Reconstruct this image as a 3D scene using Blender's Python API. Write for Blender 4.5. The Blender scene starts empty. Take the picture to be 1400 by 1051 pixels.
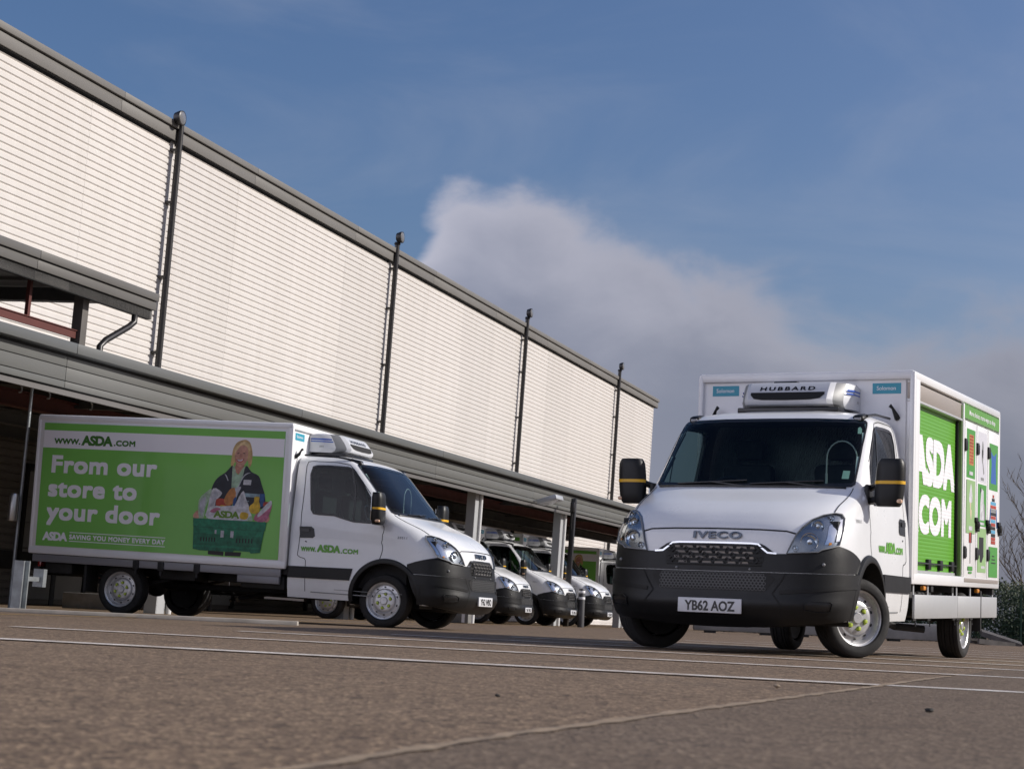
import bpy, bmesh, math, random
import numpy as np
from mathutils import Vector, Matrix, Quaternion
random.seed(7)
R = math.radians
scene = bpy.context.scene
COL = scene.collection

# ---------------------------------------------------------------- camera
F_PX = 2416.99                      # focal length in pixels of a 1400 px wide frame
cd = bpy.data.cameras.new('camera'); cam = bpy.data.objects.new('camera', cd); COL.objects.link(cam)
cr = Vector((0.9989422, -0.00595365, 0.04559634)); cu = Vector((-0.04598339, -0.12933692, 0.99053394)); cw = Vector((0, 0.99158283, 0.12947388))
m = Matrix.Identity(4)
for i in range(3):
    m[i][0] = cr[i]; m[i][1] = cu[i]; m[i][2] = -cw[i]
m[2][3] = 0.2094
cam.matrix_world = m
cd.sensor_fit = 'HORIZONTAL'; cd.sensor_width = 36; cd.lens = F_PX / 1400 * 36
cd.clip_start = 0.05; cd.clip_end = 4000
cd.dof.use_dof = True; cd.dof.focus_distance = 17; cd.dof.aperture_fstop = 9
scene.camera = cam

# ---------------------------------------------------------------- light and sky
SUN_EL, SUN_AZ = R(29), R(1)        # azimuth measured from +X towards +Y
sd = Vector((math.cos(SUN_EL) * math.cos(SUN_AZ), math.cos(SUN_EL) * math.sin(SUN_AZ), math.sin(SUN_EL)))
ld = bpy.data.lights.new('sun', 'SUN'); ld.energy = 3.9; ld.angle = R(0.5); ld.color = (1, .95, .88)
sun = bpy.data.objects.new('sun', ld); COL.objects.link(sun)
sun.rotation_euler = sd.to_track_quat('Z', 'Y').to_euler(); sun.location = (30, 0, 30)
W = bpy.data.worlds.new('World'); scene.world = W; W.use_nodes = True
wt = W.node_tree; wt.nodes.clear()
def N(tree, typ, **kw):
    n = tree.nodes.new(typ)
    for k, v in kw.items(): setattr(n, k, v)
    return n
def L(tree, a, b): tree.links.new(a, b)
def mth(tree, op, a, b=None, c=None, clamp=False):
    n = N(tree, 'ShaderNodeMath', operation=op, use_clamp=clamp)
    for i, v in enumerate((a, b, c)):
        if v is None: continue
        if isinstance(v, (int, float)): n.inputs[i].default_value = v
        else: L(tree, v, n.inputs[i])
    return n.outputs[0]
def mixc(tree, fac, a, b):
    n = N(tree, 'ShaderNodeMix', data_type='RGBA')
    for s, v in ((0, fac), (6, a), (7, b)):
        if isinstance(v, (int, float)): n.inputs[s].default_value = v
        elif isinstance(v, (tuple, list)): n.inputs[s].default_value = (*v, 1) if len(v) == 3 else v
        else: L(tree, v, n.inputs[s])
    return n.outputs[2]
sky = N(wt, 'ShaderNodeTexSky', sky_type='NISHITA', sun_disc=False, sun_elevation=SUN_EL, sun_rotation=R(90) - SUN_AZ, air_density=1.0, dust_density=3.0, ozone_density=3.0, altitude=50)
tc = N(wt, 'ShaderNodeTexCoord')
sep = N(wt, 'ShaderNodeSeparateXYZ'); L(wt, tc.outputs['Generated'], sep.inputs[0])
hyp = mth(wt, 'SQRT', mth(wt, 'ADD', mth(wt, 'MULTIPLY', sep.outputs[0], sep.outputs[0]), mth(wt, 'MULTIPLY', sep.outputs[1], sep.outputs[1])))
elev = mth(wt, 'ARCTAN2', sep.outputs[2], hyp)            # radians above the horizon
azim = mth(wt, 'ARCTAN2', sep.outputs[0], sep.outputs[1])  # radians clockwise from +Y
# the bank of cumulus: its upper edge falls from about 15 deg to 8 deg across the view and bubbles with noise
cx = N(wt, 'ShaderNodeCombineXYZ'); L(wt, azim, cx.inputs[0]); L(wt, mth(wt, 'MULTIPLY', elev, 1.7), cx.inputs[1])
nz = N(wt, 'ShaderNodeTexNoise', noise_dimensions='3D'); nz.inputs['Scale'].default_value = 13; nz.inputs['Detail'].default_value = 8; nz.inputs['Roughness'].default_value = .52; nz.inputs['Distortion'].default_value = .25
L(wt, cx.outputs[0], nz.inputs['Vector'])
nb = N(wt, 'ShaderNodeTexNoise'); nb.inputs['Scale'].default_value = 3.1; nb.inputs['Detail'].default_value = 3
L(wt, cx.outputs[0], nb.inputs['Vector'])
edge = mth(wt, 'ADD', .169, mth(wt, 'MULTIPLY', .092, mth(wt, 'EXPONENT', mth(wt, 'MULTIPLY', mth(wt, 'MAXIMUM', azim, 0.0), -7.5))))
left = N(wt, 'ShaderNodeMapRange', interpolation_type='SMOOTHSTEP'); L(wt, azim, left.inputs[0]); left.inputs[1].default_value = -.15; left.inputs[2].default_value = -.025; left.inputs[3].default_value = .30; left.inputs[4].default_value = 0
# out of view, bank added round the horizon and raised as fill light
side = N(wt, 'ShaderNodeMapRange', interpolation_type='SMOOTHSTEP'); L(wt, mth(wt, 'ABSOLUTE', azim), side.inputs[0]); side.inputs[1].default_value = .45; side.inputs[2].default_value = 1.4
edge = mth(wt, 'ADD', edge, mth(wt, 'MULTIPLY', side.outputs[0], .40))
gap = mth(wt, 'MULTIPLY', left.outputs[0], mth(wt, 'SUBTRACT', 1.0, side.outputs[0]))
d = mth(wt, 'SUBTRACT', mth(wt, 'SUBTRACT', edge, elev), gap)
d = mth(wt, 'ADD', d, mth(wt, 'MULTIPLY', mth(wt, 'SUBTRACT', nz.outputs[0], .5), .105))
soft = mth(wt, 'DIVIDE', d, mth(wt, 'ADD', 1.0, mth(wt, 'MULTIPLY', mth(wt, 'MAXIMUM', azim, 0.0), 2.5)))   # the far end of the bank melts into haze
bank = N(wt, 'ShaderNodeMapRange', interpolation_type='SMOOTHSTEP'); L(wt, soft, bank.inputs[0]); bank.inputs[1].default_value = -.004; bank.inputs[2].default_value = .027
lit = N(wt, 'ShaderNodeMapRange', interpolation_type='SMOOTHSTEP'); L(wt, d, lit.inputs[0]); lit.inputs[1].default_value = .0; lit.inputs[2].default_value = .11; lit.inputs[3].default_value = 1; lit.inputs[4].default_value = 0
# thin high wisps over the whole sky
wv = N(wt, 'ShaderNodeVectorMath', operation='MULTIPLY'); L(wt, tc.outputs['Generated'], wv.inputs[0]); wv.inputs[1].default_value = (3.2, 3.2, 8)
nw = N(wt, 'ShaderNodeTexNoise'); nw.inputs['Scale'].default_value = 1.4; nw.inputs['Detail'].default_value = 6; nw.inputs['Roughness'].default_value = .55; nw.inputs['Distortion'].default_value = .6
L(wt, wv.outputs[0], nw.inputs['Vector'])
wisp = N(wt, 'ShaderNodeMapRange', interpolation_type='SMOOTHSTEP'); L(wt, nw.outputs[0], wisp.inputs[0]); wisp.inputs[1].default_value = .46; wisp.inputs[2].default_value = .78; wisp.inputs[4].default_value = .17
hs = N(wt, 'ShaderNodeHueSaturation'); L(wt, sky.outputs[0], hs.inputs['Color']); hs.inputs['Saturation'].default_value = 1.18; hs.inputs['Value'].default_value = 1.0
tint = N(wt, 'ShaderNodeVectorMath', operation='MULTIPLY'); L(wt, hs.outputs[0], tint.inputs[0]); tint.inputs[1].default_value = (1.0, .945, 1.02)
c1 = mixc(wt, wisp.outputs[0], tint.outputs[0], (4.2, 4.4, 5.2))
litf = mth(wt, 'MAXIMUM', lit.outputs[0], mth(wt, 'MULTIPLY', side.outputs[0], mth(wt, 'MULTIPLY', nz.outputs[0], 1.5), clamp=True))   # unseen tall bank brightened through the noise to give more fill light
ccol = mixc(wt, litf, (2.3, 2.42, 3.12), (4.45, 4.4, 5.1))
sdot = N(wt, 'ShaderNodeVectorMath', operation='DOT_PRODUCT'); L(wt, tc.outputs['Generated'], sdot.inputs[0]); sdot.inputs[1].default_value = tuple(sd)
face = N(wt, 'ShaderNodeMapRange', interpolation_type='SMOOTHSTEP'); L(wt, sdot.outputs['Value'], face.inputs[0]); face.inputs[1].default_value = .35; face.inputs[2].default_value = -1.0; face.inputs[3].default_value = 0.8; face.inputs[4].default_value = 4.2
cv = N(wt, 'ShaderNodeVectorMath', operation='SCALE'); L(wt, ccol, cv.inputs[0]); L(wt, face.outputs[0], cv.inputs['Scale']); ccol = cv.outputs[0]   # clouds opposite the sun brightened, mostly out of view, to fill shaded sides
c2 = mixc(wt, mth(wt, 'MULTIPLY', bank.outputs[0], .86), c1, ccol)
bg = N(wt, 'ShaderNodeBackground'); bg.inputs['Strength'].default_value = .098; L(wt, c2, bg.inputs['Color'])
wo = N(wt, 'ShaderNodeOutputWorld'); L(wt, bg.outputs[0], wo.inputs[0])
vs = scene.view_settings
vs.view_transform = 'Standard'; vs.look = 'None'; vs.exposure = 0.10; vs.gamma = 1; vs.use_curve_mapping = False

# ---------------------------------------------------------------- materials
MATS = {}
def pm(name, col, rough=.5, metal=0., coat=0., noise=None, bump=None, spec=.5, emit=None):
    """principled material; noise=(scale, amount) varies the colour, bump=(scale, strength) gives relief"""
    if name in MATS: return MATS[name]
    m = bpy.data.materials.new(name); m.use_nodes = True; t = m.node_tree
    p = t.nodes['Principled BSDF']
    p.inputs['Base Color'].default_value = (*col, 1); p.inputs['Roughness'].default_value = rough; p.inputs['Metallic'].default_value = metal
    p.inputs['Coat Weight'].default_value = coat; p.inputs['Coat Roughness'].default_value = .06; p.inputs['Specular IOR Level'].default_value = spec
    co = N(t, 'ShaderNodeTexCoord')
    if noise:
        n = N(t, 'ShaderNodeTexNoise'); n.inputs['Scale'].default_value = noise[0]; n.inputs['Detail'].default_value = 6; n.inputs['Roughness'].default_value = .6
        L(t, co.outputs['Object'], n.inputs['Vector'])
        r = N(t, 'ShaderNodeMapRange'); L(t, n.outputs[0], r.inputs[0]); r.inputs[1].default_value = .3; r.inputs[2].default_value = .7
        a = noise[1]; dirt = noise[2] if len(noise) > 2 else tuple(c * (1 - a) for c in col)
        L(t, mixc(t, r.outputs[0], tuple(min(1, c * (1 + a * .5)) for c in col), dirt), p.inputs['Base Color'])
        rr = N(t, 'ShaderNodeMapRange'); L(t, n.outputs[0], rr.inputs[0]); rr.inputs[3].default_value = max(.02, rough * .8); rr.inputs[4].default_value = min(1, rough * 1.25)
        L(t, rr.outputs[0], p.inputs['Roughness'])
    if bump:
        n = N(t, 'ShaderNodeTexNoise'); n.inputs['Scale'].default_value = bump[0]; n.inputs['Detail'].default_value = 4
        L(t, co.outputs['Object'], n.inputs['Vector'])
        b = N(t, 'ShaderNodeBump'); b.inputs['Strength'].default_value = bump[1]; b.inputs['Distance'].default_value = .01
        L(t, n.outputs[0], b.inputs['Height']); L(t, b.outputs[0], p.inputs['Normal'])
    MATS[name] = m
    return m
def glass(name, tint, ior=1.45, rough=.01):
    if name in MATS: return MATS[name]
    m = bpy.data.materials.new(name); m.use_nodes = True; t = m.node_tree; t.nodes.clear()
    o = N(t, 'ShaderNodeOutputMaterial'); tr = N(t, 'ShaderNodeBsdfTransparent'); tr.inputs[0].default_value = (*tint, 1)
    g = N(t, 'ShaderNodeBsdfGlossy'); g.inputs['Roughness'].default_value = rough
    lw = N(t, 'ShaderNodeLayerWeight'); lw.inputs[0].default_value = .5
    f0 = ((ior - 1) / (ior + 1)) ** 2
    fac = mth(t, 'ADD', f0, mth(t, 'MULTIPLY', mth(t, 'POWER', lw.outputs['Facing'], 5.0), 1 - f0))
    x = N(t, 'ShaderNodeMixShader'); L(t, fac, x.inputs[0]); L(t, tr.outputs[0], x.inputs[1]); L(t, g.outputs[0], x.inputs[2]); L(t, x.outputs[0], o.inputs[0])
    MATS[name] = m
    return m
WHITE = pm('van_white_paint', (.82, .83, .84), .28, coat=.6, noise=(1.7, .08))
BOXW = pm('box_white_grp', (.83, .83, .84), .38, coat=.2, noise=(1.1, .06), bump=(6, .02))
BLACKP = pm('black_bumper_plastic', (.010, .0105, .0115), .42, noise=(3, .3), bump=(140, .12), spec=.35)
BLACKG = pm('gloss_black_trim', (.012, .012, .013), .25)
SEAM = pm('panel_gap', (.01, .01, .01), .8)
CHROME = pm('chrome', (.75, .77, .8), .12, 1.)
LAMPG = pm('lamp_front_glass', (.16, .165, .175), .12, coat=.5)
SILVER = pm('wheel_silver', (.60, .60, .61), .36, .6, noise=(9, .22))
TYRE = pm('tyre_rubber', (.018, .017, .017), .78, noise=(7, .4), bump=(60, .1))
DARK = pm('chassis_black', (.015, .015, .016), .65, noise=(5, .4))
ALU = pm('aluminium_panel', (.55, .56, .57), .42, .55, noise=(2, .1))
GREYP = pm('grey_trim', (.23, .235, .24), .5)
LIME = pm('lime_plastic', (.52, .66, .08), .45)
YELLOW = pm('yellow_tape', (.75, .42, .02), .4)
AMBER = pm('amber_lens', (.75, .28, .02), .2, coat=.5)
REDL = pm('red_lens', (.4, .01, .01), .2, coat=.5)
GREEN = pm('print_green', (.185, .52, .085), .4, coat=.15, noise=(.9, .1))
GREENL = pm('print_bright_green', (.115, .37, .024), .4, coat=.15)
GREENP = pm('print_pale_green', (.28, .45, .2), .45)
PRINTW = pm('print_white', (.86, .85, .89), .4, coat=.15)
PW = pm('lettering_white', (.86, .86, .89), .4)
TEAL = pm('sticker_teal', (.03, .30, .42), .4)
BLUE = pm('stripe_blue', (.03, .10, .45), .35)
GLASSW = glass('windscreen_glass', (.56, .68, .66))
GLASSS = glass('side_glass', (.30, .38, .37))
LENS = glass('headlamp_lens', (.9, .93, .95), 1.35)
INTER = pm('interior_plastic', (.018, .018, .02), .8, noise=(5, .3))
SEATM = pm('seat_fabric', (.012, .013, .016), .9, noise=(20, .3))

# ---------------------------------------------------------------- mesh helpers
def fin(bm, name, mats, parent=None, smooth=40, xf=None, kind=None):
    """one bmesh -> one linked mesh object"""
    if xf is not None:
        for v in bm.verts: v.co = Vector(xf(v.co))
    bmesh.ops.recalc_face_normals(bm, faces=bm.faces[:])
    me = bpy.data.meshes.new(name); bm.to_mesh(me); bm.free()
    for mt in (mats if isinstance(mats, (list, tuple)) else [mats]): me.materials.append(mt)
    if smooth:
        me.polygons.foreach_set('use_smooth', [True] * len(me.polygons))
        me.set_sharp_from_angle(angle=R(smooth))
    o = bpy.data.objects.new(name, me); COL.objects.link(o)
    if parent is not None: o.parent = parent
    if kind: o['kind'] = kind
    return o
def tag(o, label, cat, group=None):
    o['label'] = label; o['category'] = cat
    if group: o['group'] = group
    return o
def empty(name, loc=(0, 0, 0), rz=0):
    o = bpy.data.objects.new(name, None); COL.objects.link(o); o.location = loc; o.rotation_euler = (0, 0, rz); o.empty_display_size = .2
    return o
def bx(bm, x0, x1, y0, y1, z0, z1, mi=0, bev=0, M=None):
    x0, x1, y0, y1, z0, z1 = min(x0, x1), max(x0, x1), min(y0, y1), max(y0, y1), min(z0, z1), max(z0, z1)
    r = bmesh.ops.create_cube(bm, size=1.0)
    vs = r['verts']
    for v in vs:
        v.co = Vector(((x0 + x1) / 2 + v.co.x * (x1 - x0), (y0 + y1) / 2 + v.co.y * (y1 - y0), (z0 + z1) / 2 + v.co.z * (z1 - z0)))
        if M is not None: v.co = M @ v.co
    fs = list({f for v in vs for f in v.link_faces})
    for f in fs: f.material_index = mi
    if bev:
        es = list({e for v in vs for e in v.link_edges})
        rr = bmesh.ops.bevel(bm, geom=es, offset=bev, segments=2, affect='EDGES', profile=.5)
        for f in rr['faces']: f.material_index = mi
    return vs
def tube(bm, pts, r, seg=8, mi=0, cap=True):
    pts = [Vector(p) for p in pts]; rings = []
    rs = r if isinstance(r, (list, tuple)) else [r] * len(pts)
    up = None
    for i, p in enumerate(pts):
        t = (pts[min(i + 1, len(pts) - 1)] - pts[max(i - 1, 0)]).normalized()
        if up is None:
            up = t.orthogonal().normalized()
        else:
            up = (up - t * up.dot(t)); up = up.normalized() if up.length > 1e-6 else t.orthogonal().normalized()
        w = t.cross(up)
        rings.append([bm.verts.new(p + (up * math.cos(a) + w * math.sin(a)) * rs[i]) for a in [2 * math.pi * k / seg for k in range(seg)]])
    for a, b in zip(rings, rings[1:]):
        for k in range(seg):
            f = bm.faces.new((a[k], a[(k + 1) % seg], b[(k + 1) % seg], b[k])); f.material_index = mi
    if cap:
        for rg in (rings[0][::-1], rings[-1]):
            f = bm.faces.new(rg); f.material_index = mi
def lathe(bm, prof, c=(0, 0, 0), ax='Y', seg=32, mi=0, close=False):
    """prof: list of (radius, position along axis)"""
    rings = []
    for r, a in prof:
        rg = []
        for k in range(seg):
            t = 2 * math.pi * k / seg; p, q = r * math.cos(t), r * math.sin(t)
            v = {'Y': (p, a, q), 'X': (a, p, q), 'Z': (p, q, a)}[ax]
            rg.append(bm.verts.new(Vector(c) + Vector(v)))
        rings.append(rg)
    prs = list(zip(rings, rings[1:])) + ([(rings[-1], rings[0])] if close else [])
    for a, b in prs:
        for k in range(seg):
            f = bm.faces.new((a[k], a[(k + 1) % seg], b[(k + 1) % seg], b[k])); f.material_index = mi
    return rings
def smoothpoly(pts, n=4):
    """closed Catmull-Rom through the points"""
    out = []; k = len(pts)
    for i in range(k):
        p0, p1, p2, p3 = [pts[(i + j - 1) % k] for j in range(4)]
        for s in range(n):
            t = s / n
            out.append(tuple(.5 * ((2 * p1[j]) + (-p0[j] + p2[j]) * t + (2 * p0[j] - 5 * p1[j] + 4 * p2[j] - p3[j]) * t * t + (-p0[j] + 3 * p1[j] - 3 * p2[j] + p3[j]) * t ** 3) for j in range(2)))
    return out
def flat(bm, pts, step=None, mi=0, rng=None):
    """triangulated polygon in the (a, b, 0) plane, cut along a grid so that it can be bent; returns verts"""
    vs = [bm.verts.new((p[0], p[1], 0)) for p in pts]
    f = bm.faces.new(vs); f.material_index = mi
    r = bmesh.ops.triangulate(bm, faces=[f]); fs = r['faces']
    if step:
        a0, a1 = min(p[0] for p in pts), max(p[0] for p in pts); b0, b1 = min(p[1] for p in pts), max(p[1] for p in pts)
        for ax, lo, hi, st in ((0, a0, a1, step[0]), (1, b0, b1, step[1])):
            k = math.floor(lo / st) + 1
            while st and k * st < hi - 1e-6:
                co = [0, 0, 0]; co[ax] = k * st; no = [0, 0, 0]; no[ax] = 1
                geom = list(fs) + list({e for q in fs for e in q.edges}) + list({v for q in fs for v in q.verts})
                rr = bmesh.ops.bisect_plane(bm, geom=geom, plane_co=co, plane_no=no, dist=1e-6)
                fs = [g for g in rr['geom'] if isinstance(g, bmesh.types.BMFace)]
                k += 1
    return fs
def skirt(bm, fs, depthfn):
    """close the border of a patch by walls that run to depthfn(co)"""
    fset = set(fs)
    es = [e for e in {e for f in fs for e in f.edges} if len([f for f in e.link_faces if f in fset]) == 1]
    nv = {}
    for e in es:
        for v in e.verts:
            if v not in nv: nv[v] = bm.verts.new(depthfn(v.co.copy()))
    for e in es:
        a, b = e.verts; mi = [f for f in e.link_faces if f in fset][0].material_index
        f = bm.faces.new((a, b, nv[b], nv[a])); f.material_index = mi
FONT_CACHE = {}
def text_bm(body, bold=0., space=1.0):
    key = (body, bold, space)
    if key not in FONT_CACHE:
        cu_ = bpy.data.curves.new('txt', 'FONT'); cu_.body = body; cu_.offset = bold; cu_.space_character = space; cu_.resolution_u = 4
        ob = bpy.data.objects.new('txt', cu_); COL.objects.link(ob)
        dg = bpy.context.evaluated_depsgraph_get(); dg.update()
        me = bpy.data.meshes.new_from_object(ob.evaluated_get(dg))
        V = [tuple(v.co[:2]) for v in me.vertices]; Fs = [tuple(p.vertices) for p in me.polygons]
        bpy.data.objects.remove(ob); bpy.data.curves.remove(cu_); bpy.data.meshes.remove(me)
        FONT_CACHE[key] = (V, Fs)
    return FONT_CACHE[key]
CAP = None
def heavy(bm, body, a0, a1, base, cap, mapfn, w, nrm, space=1.0, mi=0, step=None):
    """bold lettering struck several times with small shifts (for glyphs that a curve offset would spoil)"""
    k = 0
    for dx, dz in ((0, 0), (-w, 0), (w, 0), (0, -w), (0, w), (-w, -w), (w, -w), (-w, w), (w, w)):
        e = Vector(nrm) * (.00012 * k); k += 1
        lettering(bm, body, a0 + w, a1 - w, base + w, cap - 2 * w, lambda a, b: tuple(Vector(mapfn(a + dx, b + dz)) + e), 0., space, mi, step)
def lettering(bm, body, a0, a1, base, cap, mapfn, bold=0., space=1.0, mi=0, step=None):
    """text from a0 to a1 along its line, baseline and cap height given; mapfn(a, b) -> 3D"""
    global CAP
    if CAP is None:
        V, _ = text_bm('H'); CAP = max(v[1] for v in V)
    V, Fs = text_bm(body, bold, space)
    x0, x1 = min(v[0] for v in V), max(v[0] for v in V)
    k = (a1 - a0) / (x1 - x0); kz = cap / (CAP + bold)
    P = [((v[0] - x0) * k + a0, v[1] * kz + base) for v in V]
    if step is None:
        vs = [bm.verts.new(mapfn(*p)) for p in P]
        for f in Fs:
            try:
                q = bm.faces.new([vs[i] for i in f]); q.material_index = mi
            except ValueError: pass
    else:
        b2 = bmesh.new(); vs = [b2.verts.new((p[0], p[1], 0)) for p in P]
        for f in Fs:
            try: b2.faces.new([vs[i] for i in f])
            except ValueError: pass
        lo, hi = min(p[1] for p in P), max(p[1] for p in P); kk = math.floor(lo / step) + 1
        while kk * step < hi:
            bmesh.ops.bisect_plane(b2, geom=b2.verts[:] + b2.edges[:] + b2.faces[:], plane_co=(0, kk * step, 0), plane_no=(0, 1, 0), dist=1e-6); kk += 1
        mp = {v: bm.verts.new(mapfn(v.co.x, v.co.y)) for v in b2.verts}
        for f in b2.faces:
            q = bm.faces.new([mp[v] for v in f.verts]); q.material_index = mi
        b2.free()
KEYS=[(.20,.83,.30,.92,3.2),(.30,.895,.30,.955,3.3),(.40,.915,.30,.975,3.3),(.52,.925,.30,.985,3.3),(.66,.922,.30,.985,3.3),(.80,.905,.28,.983,3.3),(.88,.89,.26,.98,3.3),(.96,.868,.22,.977,3.2),(1.02,.835,.15,.973,3.1),(1.11,.74,.02,.966,3.2),(1.19,.60,-.10,.957,3.4),(1.25,.43,-.22,.949,3.8),(1.30,.29,-.28,.942,3.9),(1.35,.175,-.30,.936,3.8),(1.50,.04,-.38,.915,3.6),(1.66,-.10,-.47,.893,3.5),(1.80,-.222,-.55,.872,3.4),(1.90,-.31,-.60,.852,3.3),(1.96,-.375,-.64,.828,3.2),(2.00,-.44,-.72,.785,3.1),(2.03,-.53,-.80,.71,3.),(2.055,-.66,-.90,.58,3.),(2.07,-.82,-1.0,.40,3.)]
_Z=np.linspace(.2,2.07,375)
_T=[]
for k in range(1,5):
    v=np.interp(_Z,[a[0] for a in KEYS],[a[k] for a in KEYS])
    w=np.pad(v,4,mode='edge'); v=sum(w[i:i+len(v)] for i in range(9))/9.
    _T.append(v)
XR=-1.25
def par(z): return [float(np.interp(z,_Z,t)) for t in _T]
def S(s,z,off=0.):
    xc,x0,Y,n=par(z); a=abs(s); sg=1 if s>=0 else -1
    if a<=1:
        al=a*math.pi/2; ca,sa=math.cos(al),math.sin(al); r=(ca**n+sa**n)**(-1/n)
        u,v=ca*r,sa*r
        x=x0+(xc-x0)*u; y=Y*v
        nx=u**(n-1)/(xc-x0) if u>0 else 0; ny=v**(n-1)/Y if v>0 else 0
        l=math.hypot(nx,ny) or 1; nx/=l; ny/=l
    else:
        x=x0+(XR-x0)*(a-1); y=Y; nx,ny=0,1
    return (x+off*nx, sg*(y+off*ny), z)
def sy(y,z):
    xc,x0,Y,n=par(z); v=min(abs(y)/Y,.9999); u=(1-v**n)**(1/n)
    return math.copysign(math.atan2(v,u)/(math.pi/2),y)
def sx(x,z,sg=1):
    xc,x0,Y,n=par(z)
    if x<=x0: return sg*(1+(x0-x)/(x0-XR))
    u=min((x-x0)/(xc-x0),.9999); v=(1-u**n)**(1/n)
    return sg*math.atan2(v,u)/(math.pi/2)

# ---------------------------------------------------------------- the van (local: x forward from the front axle, y left, z up)
RAKE = .0218
def rake(v): return (v[0], v[1], v[2] - RAKE * v[0])
BXF, BXR, BW, BZ0, BZ1 = -1.285, -4.855, 1.068, .62, 2.40
RSY, RSZ = 1.007 / 1.068, (2.466 - .608) / (2.40 - .62)     # the other van's box is a little narrower and taller
def zr(z): return BZ0 + (z - .608) / RSZ
WR = .317; WBASE = 3.566
WIN = [(1.702, 1.900), (1.752, 1.80), (1.755, 1.615), (1.753, 1.36), (1.72, 1.31), (1.64, 1.30), (1.434, 1.297), (1.322, 1.262), (1.232, 1.234), (1.037, 1.228), (.90, 1.26), (.815, 1.388), (.752, 1.55), (.757, 1.73), (.79, 1.85), (.84, 1.895), (.934, 1.912), (1.364, 1.922), (1.60, 1.918)]
WS_H = [(.682, 1.935), (.645, 1.83), (.620, 1.72), (.597, 1.525), (.578, 1.385), (.55, 1.362), (.4, 1.352), (.2, 1.349)]
WSC = WS_H + [(-a, b) for a, b in WS_H[::-1]] + [(-.66, 1.955), (-.3, 1.966), (0, 1.968), (.3, 1.966), (.66, 1.955)]
HEAD = [(.351, .796), (.368, .87), (.388, .948), (.411, 1.007), (.448, 1.074), (.494, 1.113), (.549, 1.133), (.595, 1.127), (.631, 1.093), (.645, 1.04), (.649, .992), (.640, .93), (.624, .870), (.574, .851), (.517, .831), (.498, .813), (.400, .802)]
def inpoly(x, y, P):
    c = False; j = len(P) - 1
    for i in range(len(P)):
        if (P[i][1] > y) != (P[j][1] > y) and x < (P[j][0] - P[i][0]) * (y - P[i][1]) / (P[j][1] - P[i][1]) + P[i][0]: c = not c
        j = i
    return c
AX, AZ, AR = .03, .345, .475
def spatch(bm, pts, off, back=None, mi=0, step=(.03, .035), mirror=False):
    P = [(-a, b) for a, b in pts] if mirror else pts
    fs = flat(bm, P, step, mi)
    vs = {v for f in fs for v in f.verts}
    sz = {v: (v.co.x, v.co.y) for v in vs}
    of = off if callable(off) else (lambda a, b: off)
    for v in vs: v.co = Vector(S(sz[v][0], sz[v][1], of(*sz[v])))
    if back is not None:
        fset = set(fs); nv = {}
        es = [e for e in {e for f in fs for e in f.edges} if len([f for f in e.link_faces if f in fset]) == 1]
        for e in es:
            for v in e.verts:
                if v not in nv: nv[v] = bm.verts.new(S(sz[v][0], sz[v][1], back))
        for e in es:
            a, b = e.verts; f = bm.faces.new((a, b, nv[b], nv[a])); f.material_index = mi
def sring(bm, pts, inset, off, mi=0, mirror=False, sub=3, ks=2.0):
    """band inside a closed outline; inset in metres (roughly), ks = s units per metre"""
    P = []
    k = len(pts)
    for i in range(k):
        for t in range(sub):
            a, b = pts[i], pts[(i + 1) % k]; P.append((a[0] + (b[0] - a[0]) * t / sub, a[1] + (b[1] - a[1]) * t / sub))
    area = sum(P[i][0] * P[(i + 1) % len(P)][1] - P[(i + 1) % len(P)][0] * P[i][1] for i in range(len(P)))
    I = []
    for i in range(len(P)):
        a, b = P[i - 1], P[(i + 1) % len(P)]; tx, ty = (b[0] - a[0]) * ks, b[1] - a[1]; l = math.hypot(tx, ty) or 1
        nx, ny = -ty / l, tx / l
        if area < 0: nx, ny = -nx, -ny
        I.append((P[i][0] + nx * inset / ks, P[i][1] + ny * inset))
    sg = -1 if mirror else 1
    of = off if callable(off) else (lambda a, b: off)
    o = [bm.verts.new(S(sg * p[0], p[1], of(*p))) for p in P]; n = [bm.verts.new(S(sg * p[0], p[1], of(*p))) for p in I]
    b_ = [bm.verts.new(S(sg * p[0], p[1], -.02)) for p in I]
    for i in range(len(P)):
        j = (i + 1) % len(P)
        for A, B in ((o, n), (n, b_)):
            f = bm.faces.new((A[i], A[j], B[j], B[i])); f.material_index = mi
def sline(bm, pts, w, off, mi=0, sub=6, sg=1):
    """thin dark line following the body: w in metres"""
    P = []
    for a, b in zip(pts, pts[1:]):
        for t in range(sub): P.append((a[0] + (b[0] - a[0]) * t / sub, a[1] + (b[1] - a[1]) * t / sub))
    P.append(pts[-1])
    of = off if callable(off) else (lambda a, b: off)
    Q = [Vector(S(sg * p[0], p[1], of(*p))) for p in P]
    prev = None
    for i, q in enumerate(Q):
        t = (Q[min(i + 1, len(Q) - 1)] - Q[max(i - 1, 0)]).normalized()
        nrm = (Vector(S(sg * P[i][0], P[i][1], of(*P[i]) + .05)) - q).normalized()
        sd_ = t.cross(nrm).normalized() * w / 2
        cur = (bm.verts.new(q - sd_), bm.verts.new(q + sd_))
        if prev:
            f = bm.faces.new((prev[0], prev[1], cur[1], cur[0])); f.material_index = mi
        prev = cur
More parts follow.
